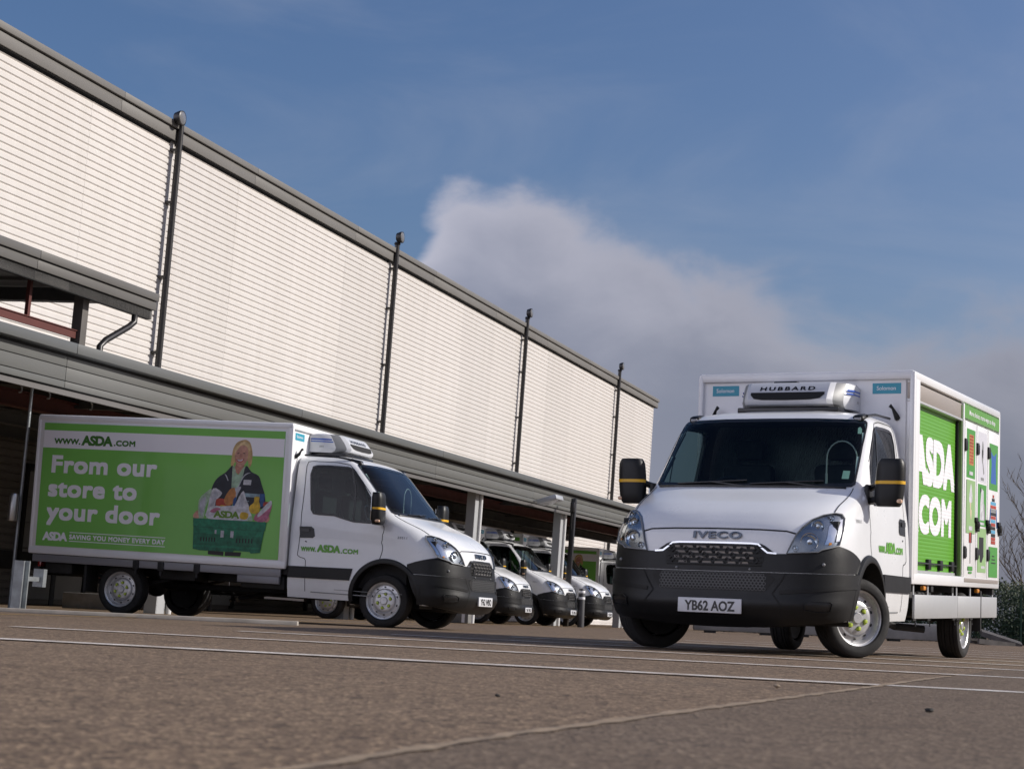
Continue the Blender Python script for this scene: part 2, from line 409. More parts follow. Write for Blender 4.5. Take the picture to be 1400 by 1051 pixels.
def shell(off, zs, cut_arch=True, close=True, zmin=0):
    bm = bmesh.new()
    ss = [-2 + i / 26 for i in range(27)] + [-1 + i / 28 for i in range(1, 56)] + [1 + i / 26 for i in range(27)]
    G = [[bm.verts.new(S(s, z, off)) for s in ss] for z in zs]
    for i in range(len(zs) - 1):
        for j in range(len(ss) - 1):
            cs = [(ss[j], zs[i]), (ss[j + 1], zs[i]), (ss[j + 1], zs[i + 1]), (ss[j], zs[i + 1])]
            if all(inpoly(abs(a), b, WIN) for a, b in cs) or all(inpoly(a, b, WSC) for a, b in cs): continue
            ctr = (G[i][j].co + G[i + 1][j + 1].co) / 2
            if cut_arch and math.hypot(ctr.x - AX, ctr.z - AZ) < .445 and abs(ctr.y) > .6: continue
            bm.faces.new((G[i][j], G[i][j + 1], G[i + 1][j + 1], G[i + 1][j]))
    if close:
        bm.faces.new([G[-1][j] for j in range(len(ss))])
        for i in range(len(zs) - 1):
            bm.faces.new((G[i][0], G[i + 1][0], G[i + 1][-1], G[i][-1]))
    return bm
def make_wheel(name, side):
    """wheel about its own centre; side=+1: outer face towards +y"""
    bm = bmesh.new(); s = side
    # rim: outer lip, barrel, dish, hub
    lathe(bm, [(.212, .085 * s), (.222, .092 * s), (.222, .082 * s), (.205, .078 * s), (.196, .05 * s), (.185, .035 * s), (.150, .042 * s), (.138, .058 * s), (.132, .062 * s), (.10, .064 * s), (.048, .066 * s), (.045, .078 * s), (.04, .082 * s), (.002, .082 * s)], seg=48)
    lathe(bm, [(.205, .078 * s), (.205, -.08 * s), (.10, -.05 * s), (.002, -.05 * s)], seg=32, mi=1)
    for k in range(10):          # vent holes
        a = 2 * math.pi * (k + .5) / 10; c = Vector((math.cos(a) * .166, .0405 * s, math.sin(a) * .166))
        rg = [bm.verts.new(c + Vector((math.cos(a) * math.cos(q) * .009 - math.sin(a) * math.sin(q) * .014, .003 * s, math.sin(a) * math.cos(q) * .009 + math.cos(a) * math.sin(q) * .014))) for q in [2 * math.pi * i / 10 for i in range(10)]]
        f = bm.faces.new(rg); f.material_index = 1
    for k in range(6):           # dark nut recesses
        a = 2 * math.pi * k / 6 + .3; c = Vector((math.cos(a) * .085, .066 * s, math.sin(a) * .085))
        rg = [bm.verts.new(c + Vector((math.cos(q) * .021, 0, math.sin(q) * .021))) for q in [2 * math.pi * i / 12 for i in range(12)]]
        f = bm.faces.new(rg); f.material_index = 1
    w = fin(bm, name, [SILVER, DARK], None, 35)
    bm = bmesh.new()
    T = [(.222, .09), (.235, .101), (.262, .108), (.285, .104), (.303, .095), (.312, .082), (.3165, .068)]
    tread = []
    for y in (.062, .056, .050, .030, .026, .020, -.020, -.026, -.030, -.050, -.056, -.062):
        tread.append((.317 if abs(y) not in (.056, .026) else .308, y))
    prof = [(r, y) for r, y in T] + tread + [(r, -y) for r, y in T[::-1]]
    lathe(bm, [(r, y * s) for r, y in prof], seg=56)
    fin(bm, 'tyre', TYRE, w, 25)
    for k in range(6):
        bm = bmesh.new(); a = 2 * math.pi * k / 6 + .3; c = (math.cos(a) * .085, .066 * s, math.sin(a) * .085)
        lathe(bm, [(.017, 0), (.0165, .014 * s), (.012, .019 * s), (.001, .02 * s)], c, seg=10)
        t = Vector((-math.sin(a), 0, math.cos(a))); q = Vector(c) + t * .02
        lathe(bm, [(.009, .002 * s), (.006, .012 * s), (.001, .013 * s)], q, seg=6)
        fin(bm, 'nut_indicator_cap', LIME, w, 30)
    return w

def make_van(plate):
    root = empty('delivery_van')
    B = lambda bm, name, mats, parent=root, smooth=40: fin(bm, name, mats, parent, smooth, rake)
    BOXPARTS = []
    # --- cab body, lining
    zs = [.29 + i * (1.96 - .29) / 70 for i in range(71)] + [1.972, 1.984, 1.996, 2.008, 2.02, 2.031, 2.042, 2.052, 2.06, 2.066, 2.07]
    body = B(shell(0, zs), 'cab_body', WHITE)
    B(shell(-.035, [1.05 + i * .022 for i in range(43)], False, True), 'cab_lining', INTER, body)
    bm = bmesh.new(); bx(bm, -1.22, .62, -.9, .9, 1.0, 1.06); bx(bm, -1.2, .25, -.85, .85, .45, 1.0); B(bm, 'cab_floor', INTER, body)
    # wheel wells
    for sg in (-1, 1):
        bm = bmesh.new(); n = 20; prev = None
        for i in range(n + 1):
            a = R(-12 + 204 * i / n); x, z = AX + .45 * math.cos(a), AZ + .45 * math.sin(a)
            c = (bm.verts.new((x, sg * .5, z)), bm.verts.new((x, sg * .955, z)))
            if prev: bm.faces.new((prev[0], prev[1], c[1], c[0]))
            prev = c
        f = [bm.verts.new((AX + .46 * math.cos(R(-12 + 204 * i / n)), sg * .5, AZ + .46 * math.sin(R(-12 + 204 * i / n)))) for i in range(n + 1)]
        bm.faces.new(f); B(bm, 'wheel_well', DARK, body)
    # --- glass
    bm = bmesh.new(); spatch(bm, WSC, .004, None, 0, (.06, .05)); ws = B(bm, 'windscreen', GLASSW)
    bm = bmesh.new(); sring(bm, WSC, .032, .007); B(bm, 'windscreen_seal', BLACKG, ws)
    for sg in (1, -1):
        bm = bmesh.new(); spatch(bm, WIN, .004, None, 0, (.06, .06), sg < 0); g = B(bm, 'door_window', GLASSS)
        bm = bmesh.new(); sring(bm, WIN, .028, .007, 0, sg < 0, ks=.95); B(bm, 'window_seal', BLACKG, g)
        bm = bmesh.new(); sline(bm, [(.852, 1.90), (.98, 1.66), (1.09, 1.46), (1.20, 1.245)], .022, .008, 0, 6, sg); B(bm, 'window_divider', BLACKG, g)
    # --- panel gaps
    gaps = [([(0, .980), (.225, .977), (.347, .969), (.391, .950)], .012), ([(.552, 1.136), (.558, 1.226), (.568, 1.352)], .010), ([(.90, 1.215), (1.06, 1.10), (1.15, 1.007), (1.222, .80)], .008),
            ([(.725, 1.59), (.760, 1.75), (.80, 1.86), (.87, 1.935), (1.159, 1.962), (1.70, 1.965), (1.80, 1.955), (1.83, 1.90), (1.850, 1.63), (1.882, 1.259), (1.910, 1.013), (1.926, .80), (1.90, .775), (1.865, .765), (1.853, .74), (1.848, .369)], .008)]
    for sg in (1, -1):
        for gp__, w_ in gaps:
            bm = bmesh.new(); sline(bm, gp__, w_, .003, 0, 6, sg); B(bm, 'panel_gap', SEAM, body)
    # --- black plastics: upper bumper, lower bumper, arch flares, rub strip
    UH = [(0, .868), (.232, .868), (.253, .853), (.306, .792), (.351, .794), (.400, .800), (.498, .811), (.517, .829), (.574, .849), (.624, .868), (.75, .838), (.87, .805), (.985, .767), (.979, .66), (.7, .657), (.35, .652), (0, .650)]
    up = UH + [(-a, b) for a, b in UH[1:-1][::-1]]
    bm = bmesh.new(); spatch(bm, up, .010, -.01); bump = B(bm, 'bumper_upper', BLACKP)
    LH = [(0, .645), (.35, .647), (.7, .651), (.985, .655), (.955, .58), (.91, .46), (.877, .40), (.84, .335), (.80, .306), (.72, .292), (.60, .276), (.457, .257), (.327, .240), (.18, .222), (0, .218)]
    lo = LH + [(-a, b) for a, b in LH[1:-1][::-1]]
    BUL = lambda a, b, e=0.: .024 + .034 * max(0., min(1., (.80 - abs(a)) / .42)) * math.exp(-((b - .395) / .085) ** 2) - .02 * max(0, (.30 - b) / .08) + e
    bm = bmesh.new(); spatch(bm, lo, BUL, -.06, 0, (.03, .022))
    bl = B(bm, 'bumper_lower', BLACKP)
    for sg in (1, -1):           # moulded ridge above the lamp pocket, mouldings beside the plate
        bm = bmesh.new()
        sline(bm, [(.33, .50), (.46, .52), (.62, .545), (.80, .555), (.93, .55)], .030, lambda a, b: BUL(a, b, .008), 0, 6, sg)
        sline(bm, [(.355, .645), (.335, .58), (.30, .49), (.34, .40), (.345, .30)], .010, lambda a, b: BUL(a, b, .004), 1, 6, sg)
        B(bm, 'bumper_moulding', [BLACKP, SEAM], bl)
    for sg in (1, -1):
        FOG = [(.440, .360), (.44, .425), (.47, .452), (.565, .452), (.585, .43), (.575, .352), (.5, .344)]
        bm = bmesh.new(); spatch(bm, FOG, lambda a, b: BUL(a, b, .003), .0, 0, (.03, .02), sg < 0); sring(bm, FOG, .014, lambda a, b: BUL(a, b, .011), 1, sg < 0)
        B(bm, 'lamp_pocket', [BLACKG, BLACKP], bl)
        for s_, z_, r_ in ((.531, .72, .014), (.19, .668, .011)):
            bm = bmesh.new(); bmesh.ops.create_uvsphere(bm, u_segments=10, v_segments=6, radius=r_, matrix=Matrix.Translation(Vector(S(sg * s_, z_, .012)))); B(bm, 'parking_sensor', GREYP, bump)
        # arch flare
        bm = bmesh.new(); rows = []
        for r, off in ((AR, .006), (AR - .012, .026), (AR - .05, .034), (AR - .062, .030), (AR - .062, -.16)):
            rows.append([bm.verts.new(S(sx(AX + r * math.cos(a), AZ + r * math.sin(a), sg), AZ + r * math.sin(a), off)) for a in [R(-6 + 194 * i / 40) for i in range(41)]])
        for A_, B_ in zip(rows, rows[1:]):
            for i in range(40): bm.faces.new((A_[i], A_[i + 1], B_[i + 1], B_[i]))
        B(bm, 'arch_flare', BLACKP)
        bm = bmesh.new()
        P = [(sx(x, .68), z) for x, z in ((-.40, .675),)] + [(sx(-1.246, .6), .665), (sx(-1.246, .6), .525), (sx(-.435, .53), .532)]
        spatch(bm, P, .014, -.01, 0, (.05, .05), sg < 0); B(bm, 'rub_strip', BLACKP)
        # door furniture
        bm = bmesh.new(); H = [(1.906, 1.150), (1.775, 1.155), (1.752, 1.13), (1.762, 1.04), (1.785, 1.018), (1.908, 1.012)]
        spatch(bm, H, .006, -.01, 0, (.04, .04), sg < 0); sline(bm, [(1.89, 1.11), (1.80, 1.11)], .04, .016, 0, 3, sg); sline(bm, [(1.86, .975), (1.845, .965)], .014, .004, 0, 2, sg)
        B(bm, 'door_handle', BLACKG)
        # sill step moulding
        bm = bmesh.new(); sline(bm, [(1.30, .36), (1.80, .365)], .012, .004, 0, 4, sg); sline(bm, [(1.03, .405), (1.6, .41)], .006, .003, 0, 4, sg); B(bm, 'sill_crease', GREYP, body)
        # door lettering
        bm = bmesh.new()
        if sg < 0: mp = lambda a, b: S(sx(a, b, -1), b, .0035)
        else: mp = lambda a, b: S(sx(-a - 1.36, b, 1), b, .0035)
        heavy(bm, 'WWW.', -1.095, -.895, .850, .058, mp, .0035, (0, sg, 0), 1.05)
        heavy(bm, 'ASDA', -.880, -.575, .850, .092, mp, .0068, (0, sg, 0), 1.0)
        heavy(bm, '.COM', -.565, -.34, .850, .058, mp, .0035, (0, sg, 0), 1.05)
        B(bm, 'door_lettering', GREENL)
        if True:
            bm = bmesh.new()
            if sg < 0: mp = lambda a, b: S(sx(a, b, -1), b, .0035)
            else: mp = lambda a, b: S(sx(.48 - a, b, 1), b, .0035)
            lettering(bm, '35S11', .155, .275, 1.066, .026, mp, .02, 1.1); B(bm, 'model_badge', GREYP)
        # headlamp
        bm = bmesh.new(); spatch(bm, HEAD, .006, -.02, 0, (.03, .03), sg < 0)
        nose = Vector((1, 0, 0))
        def bowl(s_, z_, r_, d_):
            c = Vector(S(sg * s_, z_, .004)); nrm = (Vector(S(sg * s_, z_, .06)) - c).normalized(); ax_ = (nrm * .55 + nose * .6).normalized()
            q = Vector((0, 0, 1)).rotation_difference(ax_).to_matrix().to_4x4(); Mx = Matrix.Translation(c) @ q
            b2 = [(r_, .012), (r_ * 1.08, .016), (r_ * 1.08, -.01)]
            for prof, mi in ((b2, 1), ([(r_ * .97, .006), (r_ * .8, -d_ * .3 + .006), (r_ * .5, -d_ * .3 + .004), (r_ * .30, .012), (r_ * .28, .02), (.001, .022)], 2)):
                n0 = set(bm.verts); lathe(bm, prof, seg=24, ax='Z', mi=mi)
                for v in bm.verts:
                    if v not in n0: v.co = Mx @ v.co
        bowl(.455, .892, .064, .05); bowl(.490, 1.015, .047, .04); bowl(.392, .838, .022, .02); bowl(.545, 1.085, .026, .02)
        def facet(P, mi, off):
            spatch(bm, P, off, None, mi, (.03, .05), sg < 0)
        facet([(.60, .90), (.628, .905), (.640, 1.0), (.622, 1.085), (.602, 1.07), (.612, .99)], 1, .014)
        facet([(.53, .872), (.585, .885), (.60, .99), (.575, 1.06), (.55, 1.02), (.545, .93)], 3, .010)
        facet([(.555, .872), (.572, .875), (.574, .892), (.557, .892)], 4, .013)
        HL = B(bm, 'headlamp', [pm('lamp_housing', (.42, .44, .47), .22, .85, noise=(8, .25)), CHROME, pm('lamp_bowl', (.55, .6, .66), .1, 1.), pm('lamp_facets', (.8, .82, .84), .08, 1.), AMBER], root, 30)
        bm = bmesh.new(); spatch(bm, HEAD, .024, -.005, 0, (.05, .05), sg < 0); B(bm, 'lens', LENS, HL)
        bm = bmesh.new(); sring(bm, HEAD, .007, .026, 0, sg < 0, 2); B(bm, 'lens_rim', GREYP, HL)
        # door mirror
        def mirror_xyz(u, w, off=0.):      # u round the housing, w up it
            k = (w - 1.405) / .19; hw = (.118 + off) * (1 - .10 * k * k - .55 * max(0, abs(k) - .80) ** 1.3 * 2); dp = (.085 + off) * (1 - .5 * max(0, abs(k) - .75) * 1.6)
            ca_, sa_ = math.cos(u), math.sin(u); n_ = 3.2; r_ = (abs(ca_) ** n_ + abs(sa_) ** n_) ** (-1 / n_)
            x = -.065 + dp * r_ * ca_ if ca_ > 0 else -.065 + (.045 + off) * r_ * ca_
            return (x, sg * (1.122 + hw * r_ * sa_ + .012 * k), w)
        bm = bmesh.new(); ws_ = [1.213, 1.217, 1.228, 1.25, 1.29, 1.35, 1.405, 1.46, 1.52, 1.56, 1.582, 1.593, 1.597]; rings = []
        for w in ws_: rings.append([bm.verts.new(mirror_xyz(2 * math.pi * i / 28, w)) for i in range(28)])
        for A_, B_ in zip(rings, rings[1:]):
            for i in range(28): bm.faces.new((A_[i], A_[(i + 1) % 28], B_[(i + 1) % 28], B_[i]))
        bm.faces.new(rings[0][::-1]); bm.faces.new(rings[-1])
        mr = B(bm, 'door_mirror', BLACKP, root, 60)
        bm = bmesh.new(); rings = [[bm.verts.new(mirror_xyz(-1.9 + 3.8 * i / 24, w, .002)) for i in range(25)] for w in (1.392, 1.418)]
        for i in range(24): bm.faces.new((rings[0][i], rings[0][i + 1], rings[1][i + 1], rings[1][i]))
        B(bm, 'reflective_band', YELLOW, mr)
        bm = bmesh.new(); tube(bm, [(-.13, sg * .90, 1.345), (-.09, sg * .98, 1.375), (-.06, sg * 1.05, 1.40)], [.032, .026, .026], 8); tube(bm, [(-.10, sg * .92, 1.255), (-.07, sg * .99, 1.265), (-.05, sg * 1.06, 1.275)], [.036, .03, .03], 8)
        bx(bm, -.19, -.03, sg * .915, sg * .955, 1.225, 1.39, 0, .015); B(bm, 'mirror_arm', BLACKP, mr)
        bm = bmesh.new(); bx(bm, -.116, -.108, sg * 1.035, sg * 1.21, 1.26, 1.55, 0, .003); B(bm, 'mirror_glass', CHROME, mr)
        bm = bmesh.new(); bx(bm, -.05, .008, sg * 1.19, sg * 1.232, 1.240, 1.272, 0, .012); B(bm, 'indicator_lens', pm('clear_amber', (.7, .45, .3), .2, coat=.5), mr)
        # roof marker lamp
        bm = bmesh.new(); bx(bm, -.62, -.45, sg * .68, sg * .78, 1.955, 2.022, 0, .028)
        for v in bm.verts:
            if v.co.x > -.5: v.co.z -= .02
        rl = B(bm, 'roof_marker', BLACKP, root, 50)
        bm = bmesh.new(); bx(bm, -.462, -.446, sg * .70, sg * .76, 1.950, 1.978, 0, .007); B(bm, 'marker_lens', pm('smoked_lens', (.25, .26, .28), .15, coat=.6), rl)
        bm = bmesh.new(); tube(bm, [(-.56, sg * .78, 2.0), (-.75, sg * .80, 2.028), (-1.2, sg * .80, 2.038)], .012, 6); B(bm, 'roof_seam_strip', BLACKG, body)
    # --- nose: grille, mesh, badge, plate
    ff = lambda y, z, off=0: S(sy(y, z), z, off)
    bm = bmesh.new()
    gp = [(-.36, .858), (.36, .858), (.405, .80), (.40, .715), (.30, .688), (-.30, .688), (-.40, .715), (-.405, .80)]
    spatch(bm, [(sy(y, z), z) for y, z in gp], .013, None, 0, (.03, .03)); gr = B(bm, 'grille', pm('grille_void', (.006, .006, .006), .6))
    cg = pm('grille_bar_metal', (.50, .51, .53), .35, .6)
    for i, z in enumerate((.833, .793, .754, .715)):
        bm = bmesh.new(); hw = .33 if i < 3 else .30
        npart = 6; off0 = 0 if i % 2 == 0 else .05
        for k in range(npart + 1):
            y0 = -hw + (2 * hw) * k / npart + (off0 - .05) + .012; y1 = y0 + 2 * hw / npart - .024
            y0, y1 = max(y0, -hw), min(y1, hw)
            if y1 - y0 < .02: continue
            q = [ff(y0, z - .008, .016), ff(y1, z - .008, .016), ff(y1 - .006, z + .008, .026), ff(y0 + .006, z + .008, .026)]
            a = [bm.verts.new(p) for p in q]; b = [bm.verts.new((p[0] - .02, p[1], p[2])) for p in q]
            bm.faces.new(a)
            for n in range(4): bm.faces.new((a[n], b[n], b[(n + 1) % 4], a[(n + 1) % 4]))
        B(bm, 'grille_slat', cg, gr, 20)
    bm = bmesh.new()
    for i in range(3):
        z0, z1 = (.835, .795, .756)[i], (.791, .752, .713)[i]
        for k in range(7):
            y = -.345 + .115 * k + (.04 if i % 2 else -.0)
            if abs(y) > .37: continue
            for dy in (-.022, .022):
                tube(bm, [ff(y, z0, .022), ff(y + dy, (z0 + z1) / 2, .022), ff(y, z1, .022)], .0055, 4)
    for z in (.842, .802, .763, .724, .70):
        tube(bm, [ff(-.39 + .78 * t / 14, z, .02) for t in range(15)], .005, 4)
    B(bm, 'grille_lattice', BLACKP, gr)
    bm = bmesh.new(); q = [(-.50, .795), (-.43, .80), (-.39, .83), (-.355, .862), (-.3, .868), (0, .870), (.3, .868), (.355, .862), (.39, .83), (.43, .80), (.50, .795)]
    sline(bm, [(sy(y, z), z) for y, z in q], .013, .014, 0, 4); B(bm, 'nose_trim', CHROME)
    bm = bmesh.new(); mp_ = [(-.455, .640), (.455, .640), (.50, .60), (.43, .505), (-.43, .505), (-.50, .60)]
    spatch(bm, [(sy(y, z), z) for y, z in mp_], lambda a, b: BUL(a, b, .003), None, 0, (.03, .02)); mg = B(bm, 'lower_grille', pm('grille_void', (.006, .006, .006), .6))
    bm = bmesh.new()
    for i in range(6):
        for k in range(30):
            y = -.42 + k * .029 + (.0145 if i % 2 else 0); z = .52 + i * .021
            if abs(y) > .43: continue
            P = [ff(y + .0105 * math.cos(a), z + .0105 * math.sin(a), BUL(0, z, .007)) for a in [R(30 + 60 * n) for n in range(6)]]
            O = [ff(y + .0155 * math.cos(a), z + .0155 * math.sin(a), BUL(0, z, .007)) for a in [R(30 + 60 * n) for n in range(6)]]
            vi = [bm.verts.new(p) for p in P]; vo = [bm.verts.new(p) for p in O]
            for n in range(6): bm.faces.new((vi[n], vi[(n + 1) % 6], vo[(n + 1) % 6], vo[n]))
    B(bm, 'hexagon_mesh', pm('mesh_grey', (.085, .087, .09), .4), mg, 0)
    bm = bmesh.new(); lettering(bm, 'IVECO', -.185, .215, .905, .052, lambda a, b: ff(a, b, .006), .035, 1.12)
    for v in list(bm.verts): v.co.y += 0
    r = bmesh.ops.extrude_face_region(bm, geom=bm.faces[:])
    for v in [g for g in r['geom'] if isinstance(g, bmesh.types.BMVert)]: v.co.x += .012
    B(bm, 'maker_badge', pm('badge_metal', (.10, .115, .14), .18, 1.))
    bm = bmesh.new(); bx(bm, .966, .985, -.26, .26, .325, .437, 0, .004); pl = B(bm, 'number_plate', pm('plate_white', (.70, .71, .74), .35, noise=(15, .06)))
    bm = bmesh.new(); lettering(bm, plate, -.205, .21, .343, .074, lambda a, b: (.9865, a, b), .034, 1.0); B(bm, 'plate_characters', BLACKG, pl)
    # --- wipers, dashboard, seats, steering wheel
    bm = bmesh.new()
    for y0, y1 in ((-.62, -.02), (.02, .62)):
        P = [S(sy(y, 1.375 + .03 * (y - y0) / (y1 - y0)), 1.375 + .03 * (y - y0) / (y1 - y0), .02) for y in [y0 + (y1 - y0) * i / 6 for i in range(7)]]
        tube(bm, P, .008, 6); tube(bm, [S(sy(y1, 1.352), 1.352, .015), P[3]], .010, 6)
    tube(bm, [S(sy(y, 1.352), 1.352, .006) for y in [-.8 + 1.6 * i / 24 for i in range(25)]], .014, 6)
    B(bm, 'wipers', BLACKG)
    bm = bmesh.new(); bx(bm, -.35, .10, -.84, .84, 1.02, 1.26, 0, .04); bx(bm, -.32, -.12, -.62, -.2, 1.2, 1.33, 0, .04); bx(bm, -.2, -.12, -.1, .12, 1.26, 1.30, 1)
    B(bm, 'dashboard', [INTER, PW])
    bm = bmesh.new(); c = Vector((-.42, -.40, 1.30)); e1 = Vector((0, 1, 0)); e2 = Vector((-.45, 0, .89)).normalized()
    tube(bm, [c + (e1 * math.cos(a) + e2 * math.sin(a)) * .19 for a in [2 * math.pi * i / 24 for i in range(25)]], .014, 6)
    tube(bm, [c - e1 * .18, c + e1 * .18], .016, 6); tube(bm, [c - e2 * .18, c], .016, 6); tube(bm, [c, c + Vector((.2, 0, -.15))], .03, 6)
    B(bm, 'steering_wheel', BLACKG)
    for yc in (-.42, .42):
        bm = bmesh.new(); bx(bm, -1.0, -.55, yc - .24, yc + .24, .98, 1.14, 0, .05); bx(bm, -1.12, -.98, yc - .23, yc + .23, 1.1, 1.62, 0, .05); bx(bm, -1.12, -1.02, yc - .13, yc + .13, 1.66, 1.84, 0, .04)
        B(bm, 'seat', SEATM)
    # the hose with silver fittings behind the passenger side of the screen, papers and permit in the screen corner
    bm = bmesh.new(); P = [(-.36, .63 - .13 * math.cos(a), 1.62 + .15 * math.sin(a)) for a in [math.pi * i / 12 for i in range(13)]]
    tube(bm, [(-.36, .50, 1.30)] + P + [(-.36, .76, 1.28)], .006, 6); tube(bm, [(-.36, .50, 1.30), (-.36, .50, 1.5)], .009, 6); tube(bm, [(-.36, .76, 1.28), (-.36, .76, 1.5)], .009, 6)
    B(bm, 'cab_hose', pm('hose_grey', (.5, .52, .52), .4))
    bm = bmesh.new(); spatch(bm, [(.485, 1.43), (.53, 1.43), (.535, 1.50), (.49, 1.50)], -.006, None); spatch(bm, [(.565, 1.83), (.605, 1.83), (.608, 1.875), (.588, 1.893), (.568, 1.88)], -.006, None); B(bm, 'screen_permits', pm('permit_paper', (.45, .62, .55), .6), ws)
    # --- refrigeration unit on the cab roof
    bm = bmesh.new()
    prof = [(-1.275, 2.105), (-1.275, 2.33), (-1.05, 2.348), (-.90, 2.335), (-.872, 2.318), (-.805, 2.240), (-.765, 2.175), (-.768, 2.155), (-.785, 2.135), (-.85, 2.108)]
    sec = []
    for y, kx, kz in ((-.515, .30, .90), (-.505, .42, .96), (-.46, .66, 1), (-.40, .90, 1), (-.36, 1, 1), (.36, 1, 1), (.40, .90, 1), (.46, .66, 1), (.505, .42, .96), (.515, .30, .90)):
        sec.append([bm.verts.new((-1.275 + (x + 1.275) * kx, y, 2.105 + (z - 2.105) * kz)) for x, z in prof])
    for i, (a, b) in enumerate(zip(sec, sec[1:])):
        for n in range(len(prof)):
            f = bm.faces.new((a[n], a[(n + 1) % len(prof)], b[(n + 1) % len(prof)], b[n]))
            if i in (2, 6): f.material_index = 1
    bm.faces.new(sec[0]); bm.faces.new(sec[-1])
    fr = B(bm, 'refrigeration_unit', [pm('unit_white', (.62, .63, .65), .35, coat=.3), pm('unit_grey', (.2, .205, .21), .45)], root, 24)
    bm = bmesh.new(); nrm = lambda t: (-.845 + (.06) * t, 2.285 - .07 * t)
    GY = [(-.335, .0), (.335, .0), (.335, .25), (.30, .62), (.22, .82), (.0, .88), (-.22, .82), (-.30, .62), (-.335, .25)]
    def nose_pt(y, t, off=.004):     # t=0 at the upper brow, 1 near the lower lip
        pts_ = [(-.805, 2.240), (-.785, 2.2075), (-.765, 2.175), (-.768, 2.155)]
        u = max(0, min(.999, t)) * 3; i = int(u); fr_ = u - i
        x = pts_[i][0] + (pts_[i + 1][0] - pts_[i][0]) * fr_; z = pts_[i][1] + (pts_[i + 1][1] - pts_[i][1]) * fr_
        return (x + off, y, z + off * .5)
    fs = flat(bm, GY, (.1, .11)); 
    for v in {v for f in fs for v in f.verts}: v.co = Vector(nose_pt(v.co.x, .02 + v.co.y * .95, .005))
    B(bm, 'unit_grille', SEAM, fr)
    bm = bmesh.new(); lettering(bm, 'HUBBARD', -.26, .24, 0, .046, lambda a, b: (-.820 - b * .65 + .0035, a, 2.2575 + b * .757 + .003), .03, 1.35); B(bm, 'unit_lettering', BLACKG, fr)
    for sg in (1, -1):
        bm = bmesh.new()
        for z0, z1, x1 in ((2.262, 2.280, -.99), (2.235, 2.248, -.97)):
            a = [bm.verts.new((x, sg * y, z)) for x, y, z in ((-1.26, .5165, z1), (x1 - .10, .5145, z1), (x1 - .10, .5145, z0), (-1.26, .5165, z0))]; bm.faces.new(a)
            a = [bm.verts.new((x, sg * y, z)) for x, y, z in ((x1 - .10, .5145, z1), (x1, .478, z1), (x1, .478, z0), (x1 - .10, .5145, z0))]; bm.faces.new(a)
        B(bm, 'unit_stripes', BLUE, fr)
        bm = bmesh.new(); mpx = (lambda a, b: (-1.25 + a, -.5172, b)) if sg < 0 else (lambda a, b: (-1.06 - a, .5172, b))
        lettering(bm, 'zero', .11, .17, 2.17, .03, mpx, .01); B(bm, 'unit_small_print', GREYP, fr)
    bm = bmesh.new(); bx(bm, -1.15, -1.0, -.2, .02, 2.335, 2.362, 0, .01); B(bm, 'unit_top_cover', BLACKG, fr)
    bm = bmesh.new(); bx(bm, -1.27, -.80, -.46, .46, 2.06, 2.108, 0, .01); B(bm, 'unit_base', BLACKG, fr)
    # --- load box: core, corner trims
    def P(o): BOXPARTS.append(o); return o
    BB = lambda bm, name, mats, parent=root, smooth=40: P(fin(bm, name, mats, parent, smooth, rake))
    REC = .09
    bm = bmesh.new(); bx(bm, BXR + .01, BXF, -BW + .006, BW - REC, BZ0 + .03, BZ1 - .01, 0, .012)
    core = BB(bm, 'load_box', BOXW)
    bm = bmesh.new()
    for y in (-1, 1):
        Y0, Y1 = (BW - .05, BW) if y > 0 else (-BW, -BW + .05)
        bx(bm, BXR, BXF + .03, Y0, Y1, BZ1 - .075, BZ1, 0, .018)
        bx(bm, BXF - .045, BXF + .035, Y0, Y1 + (.001 if y > 0 else 0), BZ0 + .02, BZ1 - .02, 0, .018); bx(bm, BXR - .004, BXR + .045, Y0, Y1, BZ0, BZ1 - .02, 0, .014)
        bx(bm, BXR, BXF + .03, Y0 - .002, Y1, BZ0, BZ0 + .095, 0, .012)
    bx(bm, BXF - .02, BXF + .034, -BW + .03, BW - .03, BZ1 - .07, BZ1 - .004, 0, .015); bx(bm, BXR - .003, BXR + .04, -BW + .03, BW - .03, BZ1 - .07, BZ1 - .004, 0, .015)
    bx(bm, BXR + .01, BXF + .02, -BW + .02, BW - .02, BZ1 - .03, BZ1 + .006, 0, .008)
    BB(bm, 'corner_trims', pm('trim_white', (.84, .84, .85), .3, coat=.4, noise=(2, .05)))
    for c0 in (-.795, .795):
        bm = bmesh.new(); bx(bm, BXF - .01, BXF + .003, c0 - .135, c0 + .135, zr(2.268), zr(2.362)); st = BB(bm, 'maker_sticker', TEAL, core, 0)
        bm = bmesh.new(); lettering(bm, 'Solomon', c0 - .095, c0 + .085, zr(2.30), .034, lambda a, b: (BXF + .0042, a, b), .004); BB(bm, 'sticker_lettering', PW, st)
    # refrigerant pipe loop and small black lamp at the front corners of the box
    for sg in (-1, 1):
        bm = bmesh.new(); tube(bm, [(BXF + .0, sg * .90, 2.00), (BXF + .05, sg * .89, 2.04), (BXF + .06, sg * .87, 2.08), (BXF + .07, sg * .845, 2.105)], [.028, .020, .012, .018], 7); BB(bm, 'box_marker_stalk', BLACKP)
    # ---- right side: the printed poster panel (y = -BW)
    gx0, gx1, gz0, gz1 = -4.755, -1.355, .722, 2.296
    yb = -BW - .001
    bm = bmesh.new(); bx(bm, gx0, gx1, -BW - .002, -BW + .01, gz0, gz1); post = BB(bm, 'poster_panel', GREEN, root, 0)
    bm = bmesh.new(); v = [bm.verts.new((x, yb - .0022, z)) for x, z in ((gx0 + .001, 1.977), (gx1 - .001, 1.977), (gx1 - .001, 2.202), (gx0 + .001, 2.202))]; bm.faces.new(v); BB(bm, 'poster_white_band', PRINTW, post, 0)
    mpL = lambda a, b: (a, yb - .0032, b)
    bm = bmesh.new()
